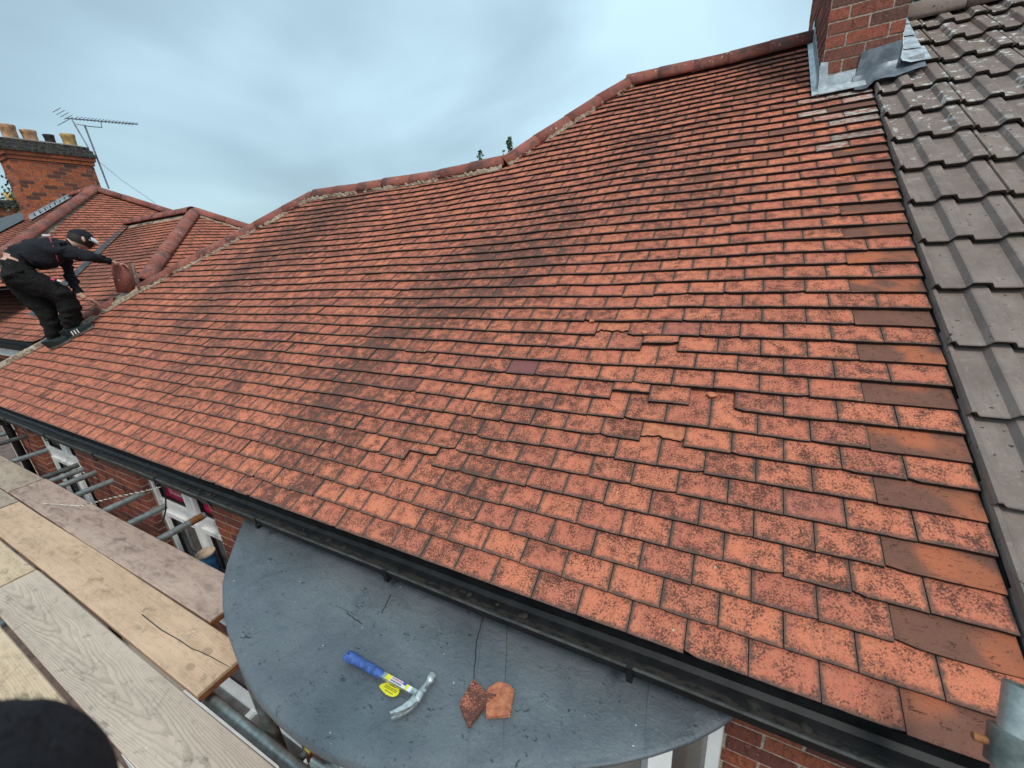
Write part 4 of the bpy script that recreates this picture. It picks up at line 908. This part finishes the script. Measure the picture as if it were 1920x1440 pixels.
def stube(p0, p1, label, mat='galvanised', r=TR, cap=None, parts=(), capmat='galvanised_dark'):
    m = MB(); m.tube(p0, p1, r, 20, 0, wall=.004, capmat=1); o = m.build('scaffold_tube', [mat, capmat], None, label=label, cat='scaffold tube', group='tubes of the scaffold')
    if cap is not None:
        p0, p1 = Vector(p0), Vector(p1); d = (p1 - p0).normalized(); c = MB(); c.lathe(p1 + d * -.03, [(r + .003, 0), (r + .003, .034), (r * .7, .044), (.001, .046)], 16, axis=d); c.build('end_cap', 'yellow_cap', o)
    return o
TL = [(-8.33, -1.3, .255, 'galvanised', 1, 'scaffold tube with yellow end cap by the black downpipe at left edge'), (-7.92, -1.3, .24, 'galvanised_dark', None, 'greenish scaffold tube ending at the left window edge, second from left'),
      (-7.05, -1.3, .157, 'galvanised', None, 'grey scaffold tube poking out across the left window frame'), (-6.19, -1.3, .145, 'galvanised_dark', None, 'upper of the two paired scaffold tubes by the left window'),
      (-6.02, -1.3, .129, 'galvanised', None, 'lower of the two paired scaffold tubes by the left window'), (-5.80, -1.3, .150, 'galvanised', None, 'scaffold tube crossing the brick pier just right of the left window'),
      (-5.43, -1.3, .143, 'galvanised', None, 'pale scaffold tube in the middle of the brick pier'), (-4.875, -1.3, .150, 'galvanised', None, 'scaffold tube under the twisted cord left of the red-glass window'),
      (-4.46, -1.3, .127, 'galvanised', None, 'scaffold tube pointing at the red-glass window transom'), (-4.02, -1.3, .186, 'galvanised', None, 'scaffold tube with rusty end across the red-glass window')]
for i, (x, y0, y1, mt, cap, lab) in enumerate(TL):
    o = stube((x, y0, TZ - .002 * (i % 3)), (x, y1, TZ), lab, mt, cap=cap)
    if i == 9: m = MB(); m.tube((x, y1 - .10, TZ), (x, y1 - .02, TZ), TR + .002, 16); m.build('rusty_sleeve', 'rusty_steel', o)
stube((-9.5, -.535, TZ - .052), (-1.74, -.535, TZ - .052), 'long horizontal scaffold tube running beneath the boards beside the bay roof', 'galvanised')
stube((-2.225, -.485, -4.9), (-2.225, -.485, -.30), 'upright scaffold tube against the edge of the bay roof', 'galvanised_dark')
o = stube((-1.80, -1.3, -.50), (-1.80, -.43, -.50), 'scaffold tube with a clamp beside the bay roof, at bottom centre', 'galvanised')
def clamp(p, parent):
    m = MB(); p = Vector(p); m.tube(p + Vector((0, -.035, 0)), p + Vector((0, .035, 0)), .033, 14); m.tube(p + Vector((-.03, 0, -.055)), p + Vector((.03, 0, -.055)), .033, 14); m.box(p + Vector((-.05, -.012, .012)), p + Vector((.045, .012, .045))); m.tube(p + Vector((-.045, 0, .05)), p + Vector((.03, .0, .055)), .009, 8); m.tube(p + Vector((.02, 0, .053)), p + Vector((.04, 0, .054)), .014, 6); m.build('clamp', 'galvanised', parent)
clamp((-1.80, -.535, -.50), o)
stube((-1.56, -.655, -4.8), (-1.56, -.655, -.43), 'dark upright scaffold tube end just below the bay roof edge', 'galvanised_dark')
stube((-2.02, -1.2, -.64), (-2.02, -.45, -.64), 'thin scaffold tube with yellow cap near the bay brickwork', 'galvanised_dark', r=.014, cap=1)
pole = stube((-.176, -.179, .10), (-.153, -.059, .30), 'pale galvanised tube end with rusty bolt at right edge over the roof', 'galvanised')
m = MB(); P0 = Vector((-.169, -.118, .20)); m.tube(P0 + Vector((-.05, .0, .0)), P0 + Vector((.01, 0, 0)), .008, 10); m.build('bolt', 'rusty_steel', pole)
m = MB(); m.tube(P0 + Vector((-.022, 0, 0)), P0 + Vector((-.004, 0, 0)), .015, 6); m.build('nut', 'galvanised', pole)
m = MB(); d_ = Vector((.023, .12, .2)).normalized(); m.tube(P0 - d_ * .035, P0 + d_ * .03, .031, 18); m.build('clamp', 'galvanised_dark', pole)
stube((-.40, .12, -2.4), (-.40, .12, -.62), 'short galvanised tube in front of the brick wall under the gutter at right', 'galvanised')

# ------------------------------------------------------------------ things lying about
# hammer on the bay roof
hz = -.2
ham = empty('hammer', (-1.65, -.337, hz), 'claw hammer with blue grip and yellow tag lying on the bay roof', 'hammer')
def hx(s): return -1.822 + s
z0 = hz + .018
m = MB(); seg = 12; prof = [(0, .0175, .012), (.004, .019, .0135), (.02, .0195, .014), (.045, .0175, .0135), (.08, .0155, .0125), (.11, .0165, .013), (.14, .0150, .012), (.165, .0135, .011), (.175, .0125, .010), (.177, .008, .007)]
vs = []
for s, a, b in prof: vs += [(hx(s), -.338 + a * math.cos(2 * math.pi * i / seg), z0 + b * math.sin(2 * math.pi * i / seg)) for i in range(seg)]
fs = [(k * seg + i, k * seg + (i + 1) % seg, (k + 1) * seg + (i + 1) % seg, (k + 1) * seg + i) for k in range(len(prof) - 1) for i in range(seg)] + [tuple(range(seg)), tuple(range((len(prof) - 1) * seg, len(prof) * seg))]
m.add(vs, fs, smooth=True); grip = m.build('grip', 'hammer_blue', ham)
m = MB(); m.tube((hx(.014), -.338, z0 + .0125), (hx(.014), -.338, z0 + .0155), .0035, 10); m.build('hang_hole', 'ink', grip)
m = MB(); m.box((hx(.165), -.347, z0 - .006), (hx(.325), -.329, z0 + .006)); m.build('shaft', 'steel', ham)
# head: poll towards the roof, claw curling back towards the grip
def loft(rings, name, mat, parent):
    m = MB(); k = len(rings[0]); m.add([v for r_ in rings for v in r_], [(i * k + j, i * k + (j + 1) % k, (i + 1) * k + (j + 1) % k, (i + 1) * k + j) for i in range(len(rings) - 1) for j in range(k)] + [tuple(range(k)), tuple(range((len(rings) - 1) * k, len(rings) * k))], smooth=False)
    o = m.build(name, mat, parent); b = o.modifiers.new('b', 'BEVEL'); b.width = .0015; b.segments = 2; return o
def oct(x, y, z, rx, rz, ax=(1, 0)): return [(x + rx * ax[0] * math.cos(math.pi / 8 + math.pi / 4 * i), y + rx * ax[1] * math.cos(math.pi / 8 + math.pi / 4 * i), z + rz * math.sin(math.pi / 8 + math.pi / 4 * i)) for i in range(8)]
hd = loft([oct(hx(.333), -.263, z0, .0135, .0135), oct(hx(.333), -.268, z0, .0155, .0155), oct(hx(.333), -.284, z0, .015, .015), oct(hx(.333), -.292, z0, .0105, .011), oct(hx(.333), -.308, z0, .010, .011), oct(hx(.333), -.318, z0, .0145, .013), oct(hx(.333), -.350, z0, .0145, .013), oct(hx(.332), -.358, z0, .012, .012)], 'head', 'steel', ham)
for s in (-1, 1):
    pts = [(.331, -.352), (.327, -.372), (.318, -.392), (.305, -.410), (.290, -.424)]; rg = []
    for i, (a, y) in enumerate(pts):
        th = .0105 * (1 - i / 4.6) + .0014; zc = z0 + s * (.0062 + .0015 * i); hw = .0058 - .0002 * i
        rg.append([(hx(a) - th, y + th * .6, zc - hw), (hx(a) + th, y - th * .6, zc - hw), (hx(a) + th, y - th * .6, zc + hw), (hx(a) - th, y + th * .6, zc + hw)])
    loft(rg, 'claw', 'steel', ham)
def flat(pts, z, name, mat, parent, th=.0006):
    m = MB(); m.prism([(x, y, z + th) for x, y in pts], [(x, y, z) for x, y in pts]); return m.build(name, mat, parent)
zz = z0 + .0062
st_ = flat([(hx(.193), -.3465), (hx(.300), -.3465), (hx(.300), -.3295), (hx(.193), -.3295)], zz, 'sticker', 'label_white', ham)
flat([(hx(.193), -.3462), (hx(.213), -.3462), (hx(.213), -.3298), (hx(.193), -.3298)], zz + .0008, 'sticker_band', 'label_yellow', st_)
flat([(hx(.277), -.3462), (hx(.287), -.3462), (hx(.287), -.3298), (hx(.277), -.3298)], zz + .0008, 'sticker_band', 'label_yellow', st_)
flat([(hx(.262), -.337), (hx(.276), -.337), (hx(.276), -.3298), (hx(.262), -.3298)], zz + .0008, 'sticker_band', 'label_blue', st_)
for k in range(9): a = .217 + k * .005; flat([(hx(a), -.336), (hx(a + .0035), -.336), (hx(a + .0035), -.3315 - .001 * (k % 3)), (hx(a), -.3315)], zz + .0008, 'lettering', 'label_red', st_)
for k in range(9): a = .217 + k * .005; flat([(hx(a), -.344), (hx(a + .003), -.344), (hx(a + .003), -.339 - .001 * (k % 2)), (hx(a), -.339)], zz + .0008, 'lettering', 'ink', st_)
tagp = [(-1.640, -.366), (-1.637, -.357), (-1.628, -.348), (-1.613, -.341), (-1.598, -.3375), (-1.585, -.337), (-1.573, -.341), (-1.566, -.348), (-1.562, -.356), (-1.563, -.364), (-1.570, -.3715), (-1.583, -.3755), (-1.599, -.3765), (-1.618, -.373), (-1.632, -.369)]
tg = flat(tagp, hz + .006, 'warning_tag', 'label_yellow', ham, .0008)
for j, (y, n) in enumerate(((-.347, 5), (-.354, 9), (-.359, 9), (-.367, 6))):
    for k in range(n): a = -1.622 + .0058 * k + .010 * (n < 7); flat([(a, y - .0010), (a + .0042, y - .0010), (a + .0042, y + .0008), (a, y + .0008)], hz + .0072, 'lettering', 'ink', tg)
# two broken bits of tile
def shard(poly, z, th, mat, label, tx, tilt=(0, 0)):
    m = MB(); c = Vector((sum(p[0] for p in poly) / len(poly), sum(p[1] for p in poly) / len(poly)))
    P = []
    for i in range(len(poly)):
        a, b = Vector(poly[i]), Vector(poly[(i + 1) % len(poly)]); P.append(a)
        for k in (1, 2, 3): P.append(a.lerp(b, k / 4) + Vector((rj(.0016), rj(.0016))))
    f = lambda p: z + tilt[0] * (p.x - c.x) + tilt[1] * (p.y - c.y)
    top = [(p.x, p.y, f(p) + th + rj(.0007)) for p in P]; bot = [(p.x + rj(.001), p.y + rj(.001), f(p)) for p in P]
    m.prism(top, bot, 0, tc=(.8, .9, 0), tx=tx, tuv=[(.08, .05, .55)] * (2 * len(P))); return m.build('tile_fragment', mat, None, label=label, cat='tile fragment', group='broken tile pieces on the bay roof')
shard([(-1.36, -.216), (-1.361, -.300), (-1.297, -.343), (-1.277, -.262), (-1.262, -.232), (-1.300, -.238)], hz + .002, .012, 'clay_tile', 'dark speckled diamond-shaped broken tile piece on the bay roof', (0, 0, 0), (.10, .05))
shard([(-1.300, -.222), (-1.278, -.192), (-1.245, -.186), (-1.219, -.193), (-1.208, -.232), (-1.197, -.264), (-1.260, -.300), (-1.283, -.262)], hz + .004, .012, 'clay_tile', 'bright orange broken tile piece beside the dark one', (.8, 0, 0), (.02, 0))
# flakes on the roof
def flake(u, v, s, lab, dn=0):
    m = MB(); P = [(u + s * (.6 + .6 * rnd()) * math.cos(a), v + .55 * s * (.6 + .6 * rnd()) * math.sin(a)) for a in [k * 2 * math.pi / 9 + rj(.25) for k in range(9)]]
    m.prism([RP(a, b, dn + .004 + rj(.002)) for a, b in P], [RP(a, b, dn - .004) for a, b in P], tc=(.2, 0, 0), tx=(1, 0, 0)); m.build('tile_flake', 'clay_tile', None, label=lab, cat='tile flake', group='loose flakes on the tiled roof')
flake(-.745, .955, .024, 'curled orange tile flake in the gap left by the missing tile', -.014)
flake(-1.36, 1.372, .02, 'pale orange flake on the higher broken tile')
flake(-1.07, 1.29, .02, 'thin tile splinter under the pushed-up tile')
# cord
def helix(pts, r, turns, a0, off):
    pts = [Vector(p) for p in pts]; res = []; n = 120
    for i in range(n + 1):
        t = i / n * (len(pts) - 1); k = min(int(t), len(pts) - 2); p = pts[k].lerp(pts[k + 1], t - k); an = a0 + turns * 2 * math.pi * i / n; res.append(p + Vector((0, math.cos(an) * off, math.sin(an) * off)))
    return res
cd = empty('twisted_cord', (-4.9, -.2, -.45), 'thin cream cord from the deck twisting up to the gutter by the red-glass window', 'cord')
line = [(-5.40, -.30, -.496), (-5.30, -.285, -.49), (-4.75, -.23, -.40), (-4.3, -.165, -.26), (-3.9, -.09, -.15), (-3.78, -.06, -.115)]
m = MB(); m.path(line[:3], .0024, 6); m.build('strand', 'cord', cd)
m = MB(); m.path(helix(line[2:], .002, 20, 0, .0028), .0024, 6); m.build('strand', 'cord', cd)
m = MB(); m.path(helix(line[2:], .002, 20, math.pi, .0028), .0024, 6); m.build('strand', 'cord_dark', cd)
# loose cable at the window
m = MB(); C_ = []
for i in range(41):
    t = i / 40; C_.append((-4.30 + .16 * math.sin(t * 5.2) - .28 * t * t, .10 - .05 * math.sin(t * 3), -.22 - .62 * t + .06 * math.sin(t * 7)))
m.path(C_, .005, 6); m.build('loose_cable', 'rubber', None, label='black cable hanging in a loop before the red-glass window', cat='cable')
m = MB(); m.path([(-4.36, .14, -.95), (-4.2, .12, -.93), (-4.0, .1, -.925), (-3.8, .12, -.96)], .004, 6); m.build('loose_cable', 'rubber', None, label='thin black cable running level across the red-glass window', cat='cable')
# blue tin
bt = empty('blue_tin', (-3.93, .08, -.98), 'open paint-smeared blue tin between the boards and the red-glass window', 'tin')
m = MB(); m.lathe((-3.93, .08, -1.02), [(.0005, 0), (.058, 0), (.06, .004), (.06, .225)], 22); m.build('body', 'blue_paint', bt)
m = MB(); m.lathe((-3.93, .08, -.80), [(.0605, 0), (.0625, .006), (.060, .012), (.054, .010), (.054, -.03), (.0005, -.032)], 22); m.build('rim', 'batten', bt)
# porch roof of glass below, seen through the gap
po = empty('porch', (-3.7, -.1, -5.3), 'white-framed porch with grey glazed roof far below, beside the bay brickwork', 'porch')
for y in (-.62, -.42, -.22, -.02, .17): MB().box((-4.6, y, -2.36), (-2.75, y + .07, -2.28)).build('glazing_bar', 'upvc', po)
for x in (-4.6, -3.9, -3.2, -2.8): MB().box((x, -.62, -2.345), (x + .05, .21, -2.29)).build('cross_bar', 'upvc', po)
for i, y in enumerate((-.55, -.35, -.15, .05)): MB().box((-4.55, y, -2.33), (-2.8, y + .13, -2.32)).build('pane', 'window_glass', po)
MB().box((-4.6, -.65, -5.3), (-2.75, -.60, -2.37)).build('front_panel', 'upvc', po)

# ------------------------------------------------------------------ the worker
def skin_figure(verts, edges, root=0, sub=2):   # joints with radii -> one continuous mesh
    me = bpy.data.meshes.new('fig'); names = list(verts); me.from_pydata([verts[k][0] for k in names], [(names.index(a), names.index(b)) for a, b in edges] if 0 else [], [])
    me.clear_geometry(); me.from_pydata([verts[k][0] for k in names], [(names.index(a), names.index(b)) for a, b in edges], [])
    o = bpy.data.objects.new('fig', me); COL.objects.link(o); o.modifiers.new('s', 'SKIN')
    sv = me.skin_vertices[0].data
    for i, k in enumerate(names):
        r = verts[k][1]; sv[i].radius = r if isinstance(r, tuple) else (r, r); sv[i].use_root = (i == 0)
    s = o.modifiers.new('d', 'SUBSURF'); s.levels = sub; s.render_levels = sub
    dg = bpy.context.evaluated_depsgraph_get(); nm = bpy.data.meshes.new_from_object(o.evaluated_get(dg)); bpy.data.objects.remove(o); return nm
Vt = Vector
B = {
 'pelvis': ((-7.352, .575, 1.285), (.19, .165)), 'belly': ((-7.325, .675, 1.36), (.195, .18)), 'rib': ((-7.29, .80, 1.415), (.20, .18)), 'chest': ((-7.262, .91, 1.455), (.185, .145)), 'neck': ((-7.234, 1.02, 1.51), .062), 'headb': ((-7.222, 1.075, 1.525), .078), 'head': ((-7.205, 1.14, 1.535), .098), 'crown': ((-7.20, 1.20, 1.53), .07),
 'hipR': ((-7.255, .56, 1.21), .145), 'thR': ((-7.20, .70, 1.08), .135), 'kneeR': ((-7.15, .825, .955), .108), 'calfR': ((-7.20, .805, .80), .100), 'ankR': ((-7.26, .795, .665), .088), 'heelR': ((-7.30, .77, .56), .045), 'toeR': ((-7.08, .915, .635), .034),
 'hipL': ((-7.452, .59, 1.21), .14), 'thL': ((-7.44, .64, 1.03), .125), 'kneeL': ((-7.41, .69, .85), .105), 'calfL': ((-7.42, .68, .71), .098), 'ankL': ((-7.43, .67, .59), .085), 'heelL': ((-7.46, .645, .475), .043), 'toeL': ((-7.30, .735, .525), .033),
 'shR': ((-7.10, .93, 1.445), .085), 'uaR': ((-7.03, 1.02, 1.40), .078), 'elR': ((-6.985, 1.10, 1.355), .064), 'faR': ((-7.01, 1.18, 1.325), .054), 'wrR': ((-7.04, 1.267, 1.29), .031), 'palmR': ((-7.045, 1.315, 1.272), (.036, .020)),
 'shL': ((-7.41, 1.0, 1.46), .08), 'uaL': ((-7.42, 1.0, 1.29), .062), 'elL': ((-7.406, .98, 1.12), .052), 'faL': ((-7.33, .97, 1.03), .043), 'wrL': ((-7.265, .965, .955), .030), 'palmL': ((-7.235, .985, .915), (.034, .020)),
}
E = [('pelvis', 'belly'), ('belly', 'rib'), ('rib', 'chest'), ('chest', 'neck'), ('neck', 'headb'), ('headb', 'head'), ('head', 'crown')]
for s in 'RL': E += [('pelvis', 'hip' + s), ('hip' + s, 'th' + s), ('th' + s, 'knee' + s), ('knee' + s, 'calf' + s), ('calf' + s, 'ank' + s), ('ank' + s, 'heel' + s), ('heel' + s, 'toe' + s), ('chest', 'sh' + s), ('sh' + s, 'ua' + s), ('ua' + s, 'el' + s), ('el' + s, 'fa' + s), ('fa' + s, 'wr' + s), ('wr' + s, 'palm' + s)]
nm = skin_figure(B, E, sub=3)
# fingers as short chains joined to the same mesh
def fingers(palm, fwd, side, curl, tr):
    palm, fwd, side, curl = Vt(palm), Vt(fwd).normalized(), Vt(side).normalized(), Vt(curl).normalized(); out = []
    for k, (o, L) in enumerate(((-.03, .062), (-.01, .072), (.011, .068), (.031, .052))):
        b = palm + side * o; out.append([b, b + fwd * L * .5, b + fwd * L * .8 + curl * L * .35, b + fwd * L * .9 + curl * L * .75])
    b = palm - side * .03 - fwd * .02; out.append([b, b - side * .022 + fwd * .02 + curl * .012, b - side * .026 + fwd * .045 + curl * .03])
    return out
fm = []
for ch_ in fingers((-7.045, 1.335, 1.268), (-.1, .9, -.25), (1, .1, 0), (0, .1, -1), 0) + fingers((-7.222, 1.0, .90), (.25, .75, -.35), (.8, -.2, .5), (.2, .3, -1), 0):
    V_ = {str(i): (tuple(p), .0095 - .001 * i) for i, p in enumerate(ch_)}; fm.append(skin_figure(V_, [(str(i), str(i + 1)) for i in range(len(ch_) - 1)], sub=1))
bm = bmesh.new(); bm.from_mesh(nm)
for f in fm: bm.from_mesh(f)
for f in bm.faces: f.smooth = True
me = bpy.data.meshes.new('person'); bm.to_mesh(me); bm.free()
for n_ in ('black_jersey', 'black_trousers', 'skin', 'shoe_green', 'hair'): me.materials.append(M[n_])
segs = [(Vt(B[a][0]), Vt(B[b][0]), a, b) for a, b in E]
def part_of(c):
    best = (9, None, None, 0)
    for a, b, n1_, n2_ in segs:
        d = b - a; t = max(0, min(1, (c - a).dot(d) / d.length_squared)); q = (c - (a + d * t)).length
        if q < best[0]: best = (q, n1_, n2_, t)
    return best
me.calc_loop_triangles()
for v in me.vertices:                                    # folds of loose cloth
    q, a, b, t = part_of(v.co)
    if a[:2] in ('wr', 'he', 'fi') or a == 'neck' or b[:4] in ('heel', 'toeR', 'toeL'): continue
    f = abs(mnoise.noise((v.co.x * 7, v.co.y * 7 + v.co.z * 4, v.co.z * 15))); g = mnoise.noise((v.co.x * 5, v.co.y * 5, v.co.z * 5 + 9))
    h_ = abs(mnoise.noise((v.co.x * 14, v.co.y * 14 + v.co.z * 9, v.co.z * 26))); v.co += v.normal * (.042 * f + .016 * h_ - .018 + .016 * g)
for p in me.polygons:
    c = p.center; q, a, b, t = part_of(c)
    if c.y > .99 and (a[:2] in ('wr', 'fa') or b[:2] in ('wr', 'pa')) and ((a[:2] == 'fa' and t > .8) or a[:2] == 'wr'): mi = 2
    elif a[:2] == 'wr' or (a[:2] == 'fa' and t > .85): mi = 2
    elif b[:4] == 'heel' and t > .45 or b[:3] == 'toe': mi = 3
    elif a in ('headb', 'head'): mi = 2
    elif a == 'neck': mi = 2 if t > .3 else 0
    elif a[:3] in ('hip', 'kne', 'cal', 'ank') or a[:2] == 'th' or (a == 'pelvis' and b[:3] == 'hip'): mi = 1
    elif a == 'pelvis' and b == 'belly': mi = 1 if t < .12 else (2 if (t < .70 and c.z > 1.33 and c.y < .68 and c.x > -7.5) else (1 if t < .3 else 0))
    else: mi = 0
    p.material_index = mi
person = bpy.data.objects.new('person', me); COL.objects.link(person); WLOC[person] = Vt((0, 0, 0))
tag(person, 'worker in black top and trousers bending over the hip, lifting a ridge tile', 'person')
# face, hair, cap
fa = MB()
hp = Vt((-7.205, 1.14, 1.545))
def ball(m, c, r, mat=0, s=10):
    c = Vt(c); pr = [(max(.0005, r[0] * math.sin(math.pi * i / s)), -math.cos(math.pi * i / s) * r[1]) for i in range(s + 1)]; m.lathe(c, pr, 14, mat)
h = MB(); vs = []
fd = Vt((.12, .80, -.55)).normalized(); ud = Vt((0, .52, .85)); ud = (ud - fd * ud.dot(fd)).normalized(); sdv = fd.cross(ud).normalized()
def hpnt(a, b, c): return hp + fd * a + ud * b + sdv * c
def dome(name, mat, k, lo, cut):
    m = MB(); n, s = 8, 18; vs = []
    for i in range(n + 1):
        th = lo * (1 - i / n)
        for j in range(s):
            ph = 2 * math.pi * j / s; vs.append(hpnt(k * .108 * math.sin(th) * math.cos(ph) - .012, k * .108 * math.cos(th) + .0, k * .092 * math.sin(th) * math.sin(ph)))
    m.add(vs, [(i * s + j, i * s + (j + 1) % s, (i + 1) * s + (j + 1) % s, (i + 1) * s + j) for i in range(n) for j in range(s)], smooth=True); return m.build(name, mat, person)
dome('hair', 'hair', 1.03, R(124), 0); cap = dome('cap', 'black_jersey', 1.07, R(78), 0)
m = MB(); vs = []
for i in range(11):
    a = R(-70 + 14 * i); 
    for rr_, dz_ in ((.100, .034), (.112, .052), (.140, .030), (.138, .020), (.100, .010)): vs.append(hpnt(rr_ * math.cos(a), dz_ if rr_ < .12 else dz_ - .01, rr_ * .95 * math.sin(a) * (.95 if rr_ < .13 else .82)))
m.add(vs, [(i * 5 + j, i * 5 + (j + 1) % 5, i * 5 + 5 + (j + 1) % 5, i * 5 + 5 + j) for i in range(10) for j in range(5)], smooth=True); m.build('brim', 'white_cloth', cap)
m = MB(); m.add([hpnt(.088, .02, -.012), hpnt(.088, .02, .012), hpnt(.118, -.022, 0), hpnt(.088, -.03, .016), hpnt(.088, -.03, -.016)], [(0, 1, 2), (1, 3, 2), (3, 4, 2), (4, 0, 2)], smooth=True); m.build('nose', 'skin', person)
for s in (-1, 1):
    m = MB(); ball(m, hpnt(.085, .012, s * .033), (.011, .009)); m.build('eye', 'ink', person)
    m = MB(); ball(m, hpnt(-.005, -.005, s * .094), (.014, .03)); m.build('ear', 'skin', person)
m = MB(); m.box(hpnt(.085, -.055, -.02), hpnt(.092, -.048, .02)); m.build('mouth', 'piping_red', person)
# shoe soles, stripes, laces; red piping on the jersey
def shoe(heel, toe, stripes):
    heel, toe = Vt(heel), Vt(toe); d = (toe - heel).normalized(); n = Vt((0, -SP, CP)); s = d.cross(n).normalized(); n = s.cross(d); L = (toe - heel).length
    out = []
    for k in range(13):
        t = k / 12; w = .036 + .012 * math.sin(t * 3.0) - (.022 * max(0, t - .8) / .2) - .012 * max(0, .12 - t) / .12; out.append((t, w))
    rim = [heel + d * (t * L) + s * w_ for t, w_ in out] + [heel + d * (t * L) - s * w_ for t, w_ in out[::-1]]
    m = MB(); m.prism([p + n * .022 for p in rim], [p - n * .002 for p in rim]); so_ = m.build('sole', 'sole', person)
    m = MB(); up_ = [heel + d * (t * L) + s * w_ * .98 + n * .022 for t, w_ in out] + [heel + d * (t * L) - s * w_ * .98 + n * .022 for t, w_ in out[::-1]]
    tp = []
    for i, p in enumerate(up_):
        t = out[i][0] if i < 13 else out[25 - i][0]; hgt = .085 - .055 * min(1, max(0, (t - .25) / .5)); cc = heel + d * (t * L) + n * .022; tp.append(cc + (p - cc) * .72 + n * hgt)
    m.prism(tp, up_); m.build('shoe_upper', 'shoe_green', person)
    if stripes:
        for k in range(3):
            t = .36 + .11 * k; m = MB(); a = heel + d * (t * L) + s * .0
            for sg in (1, -1):
                b0 = a + s * sg * (.049) + n * .026; m.add([b0, b0 + d * .018, b0 + d * .034 + n * .045 - s * sg * .012, b0 + d * .016 + n * .045 - s * sg * .012], [(0, 1, 2, 3)])
            m.build('stripe', 'white_cloth', person, fix=False)
        m = MB(); c0 = heel + d * (.30 * L) + n * .10; m.prism([c0 + s * .03, c0 - s * .03, c0 + d * .085 - s * .024 - n * .03, c0 + d * .085 + s * .024 - n * .03], [c0 + s * .03 - n * .03, c0 - s * .03 - n * .03, c0 + d * .085 - s * .024 - n * .06, c0 + d * .085 + s * .024 - n * .06]); m.build('tongue', 'pink', person)
shoe(RP(-7.37, .91, .002), RP(-7.06, 1.09, .002), True); shoe(RP(-7.52, .75, .002), RP(-7.26, .885, .002), False)
m = MB(); m.path([(-7.17, .875, 1.585), (-7.11, .862, 1.55), (-7.085, .855, 1.48), (-7.085, .85, 1.40), (-7.11, .85, 1.325)], .007, 6); m.build('piping', 'piping_red', person)
m = MB(); m.path([(-7.06, 1.045, 1.465), (-7.005, 1.03, 1.44), (-6.985, 1.01, 1.39), (-7.0, .995, 1.35)], .006, 6); m.build('piping', 'piping_red', person)
for nm_, mt_, pts_ in (('logo', 'pink', [(-7.085, .735, 1.165), (-7.08, .755, 1.15), (-7.083, .745, 1.135)]), ('logo', 'white_cloth', [(-7.075, .775, 1.145), (-7.07, .80, 1.125), (-7.075, .79, 1.11)]), ('logo', 'white_cloth', [(-7.20, .84, 1.60), (-7.17, .89, 1.595)])):
    m = MB(); m.path(pts_, .011, 6); m.build(nm_, mt_, person)
# ridge tile in his hand
random.seed(5)
ridge_tile(None, (-7.14, 1.375, 1.275), (-7.17, 1.35, .945), .092, (.95, -.35, 0), (.1, .9, 0), arc=165, label='upturned clay ridge tile held upright in the worker\'s right hand', cat='ridge tile', name='ridge_tile')
m = MB(); m.path([(-7.18, 1.475, 1.26), (-7.19, 1.49, 1.20), (-7.19, 1.475, 1.12), (-7.20, 1.49, 1.06), (-7.20, 1.46, .99), (-7.21, 1.45, .95)], .033, 7); m.build('mortar_lump', 'mortar_bed', None, label='strip of old cream mortar clinging behind the lifted ridge tile', cat='mortar')

# ------------------------------------------------------------------ sleeve of whoever takes the picture
sv = {'a': ((-1.347, -1.177, 0.494), .095), 'b': ((-1.222, -1.068, 0.714), .098), 'c': ((-1.132, -1.002, 0.839), .090), 'd': ((-1.067, -1.028, 0.874), .075), 'e': ((-0.887, -1.127, 0.994), .058), 'f': ((-0.787, -1.167, 1.074), .045)}
sm = skin_figure(sv, [('a', 'b'), ('b', 'c'), ('c', 'd'), ('d', 'e'), ('e', 'f')], sub=4); sm.materials.append(M['dark_fleece'])
for v in sm.vertices: v.co += v.normal * (.006 * mnoise.noise(v.co * 14) + .002 * mnoise.noise(v.co * 60))
for p in sm.polygons: p.use_smooth = True
so_ = bpy.data.objects.new('person_sleeve', sm); COL.objects.link(so_); WLOC[so_] = Vector((0, 0, 0)); tag(so_, 'blurred dark fleece sleeve of the person photographing, bottom left corner', 'sleeve')
random.seed(3); nap = MB()
for p in sm.polygons:
    if p.center.z < .6: continue
    for k in range(2):
        c = p.center + Vector((rj(.004), rj(.004), rj(.004))); n = (p.normal + Vector((rj(.7), rj(.7), rj(.7)))).normalized(); t_ = n.orthogonal().normalized() * .0007; L = random.uniform(.002, .005)
        nap.add([c - t_, c + t_, c + n * L], [(0, 1, 2)])
nap.build('nap', 'dark_fleece', so_, kind='stuff', fix=False)
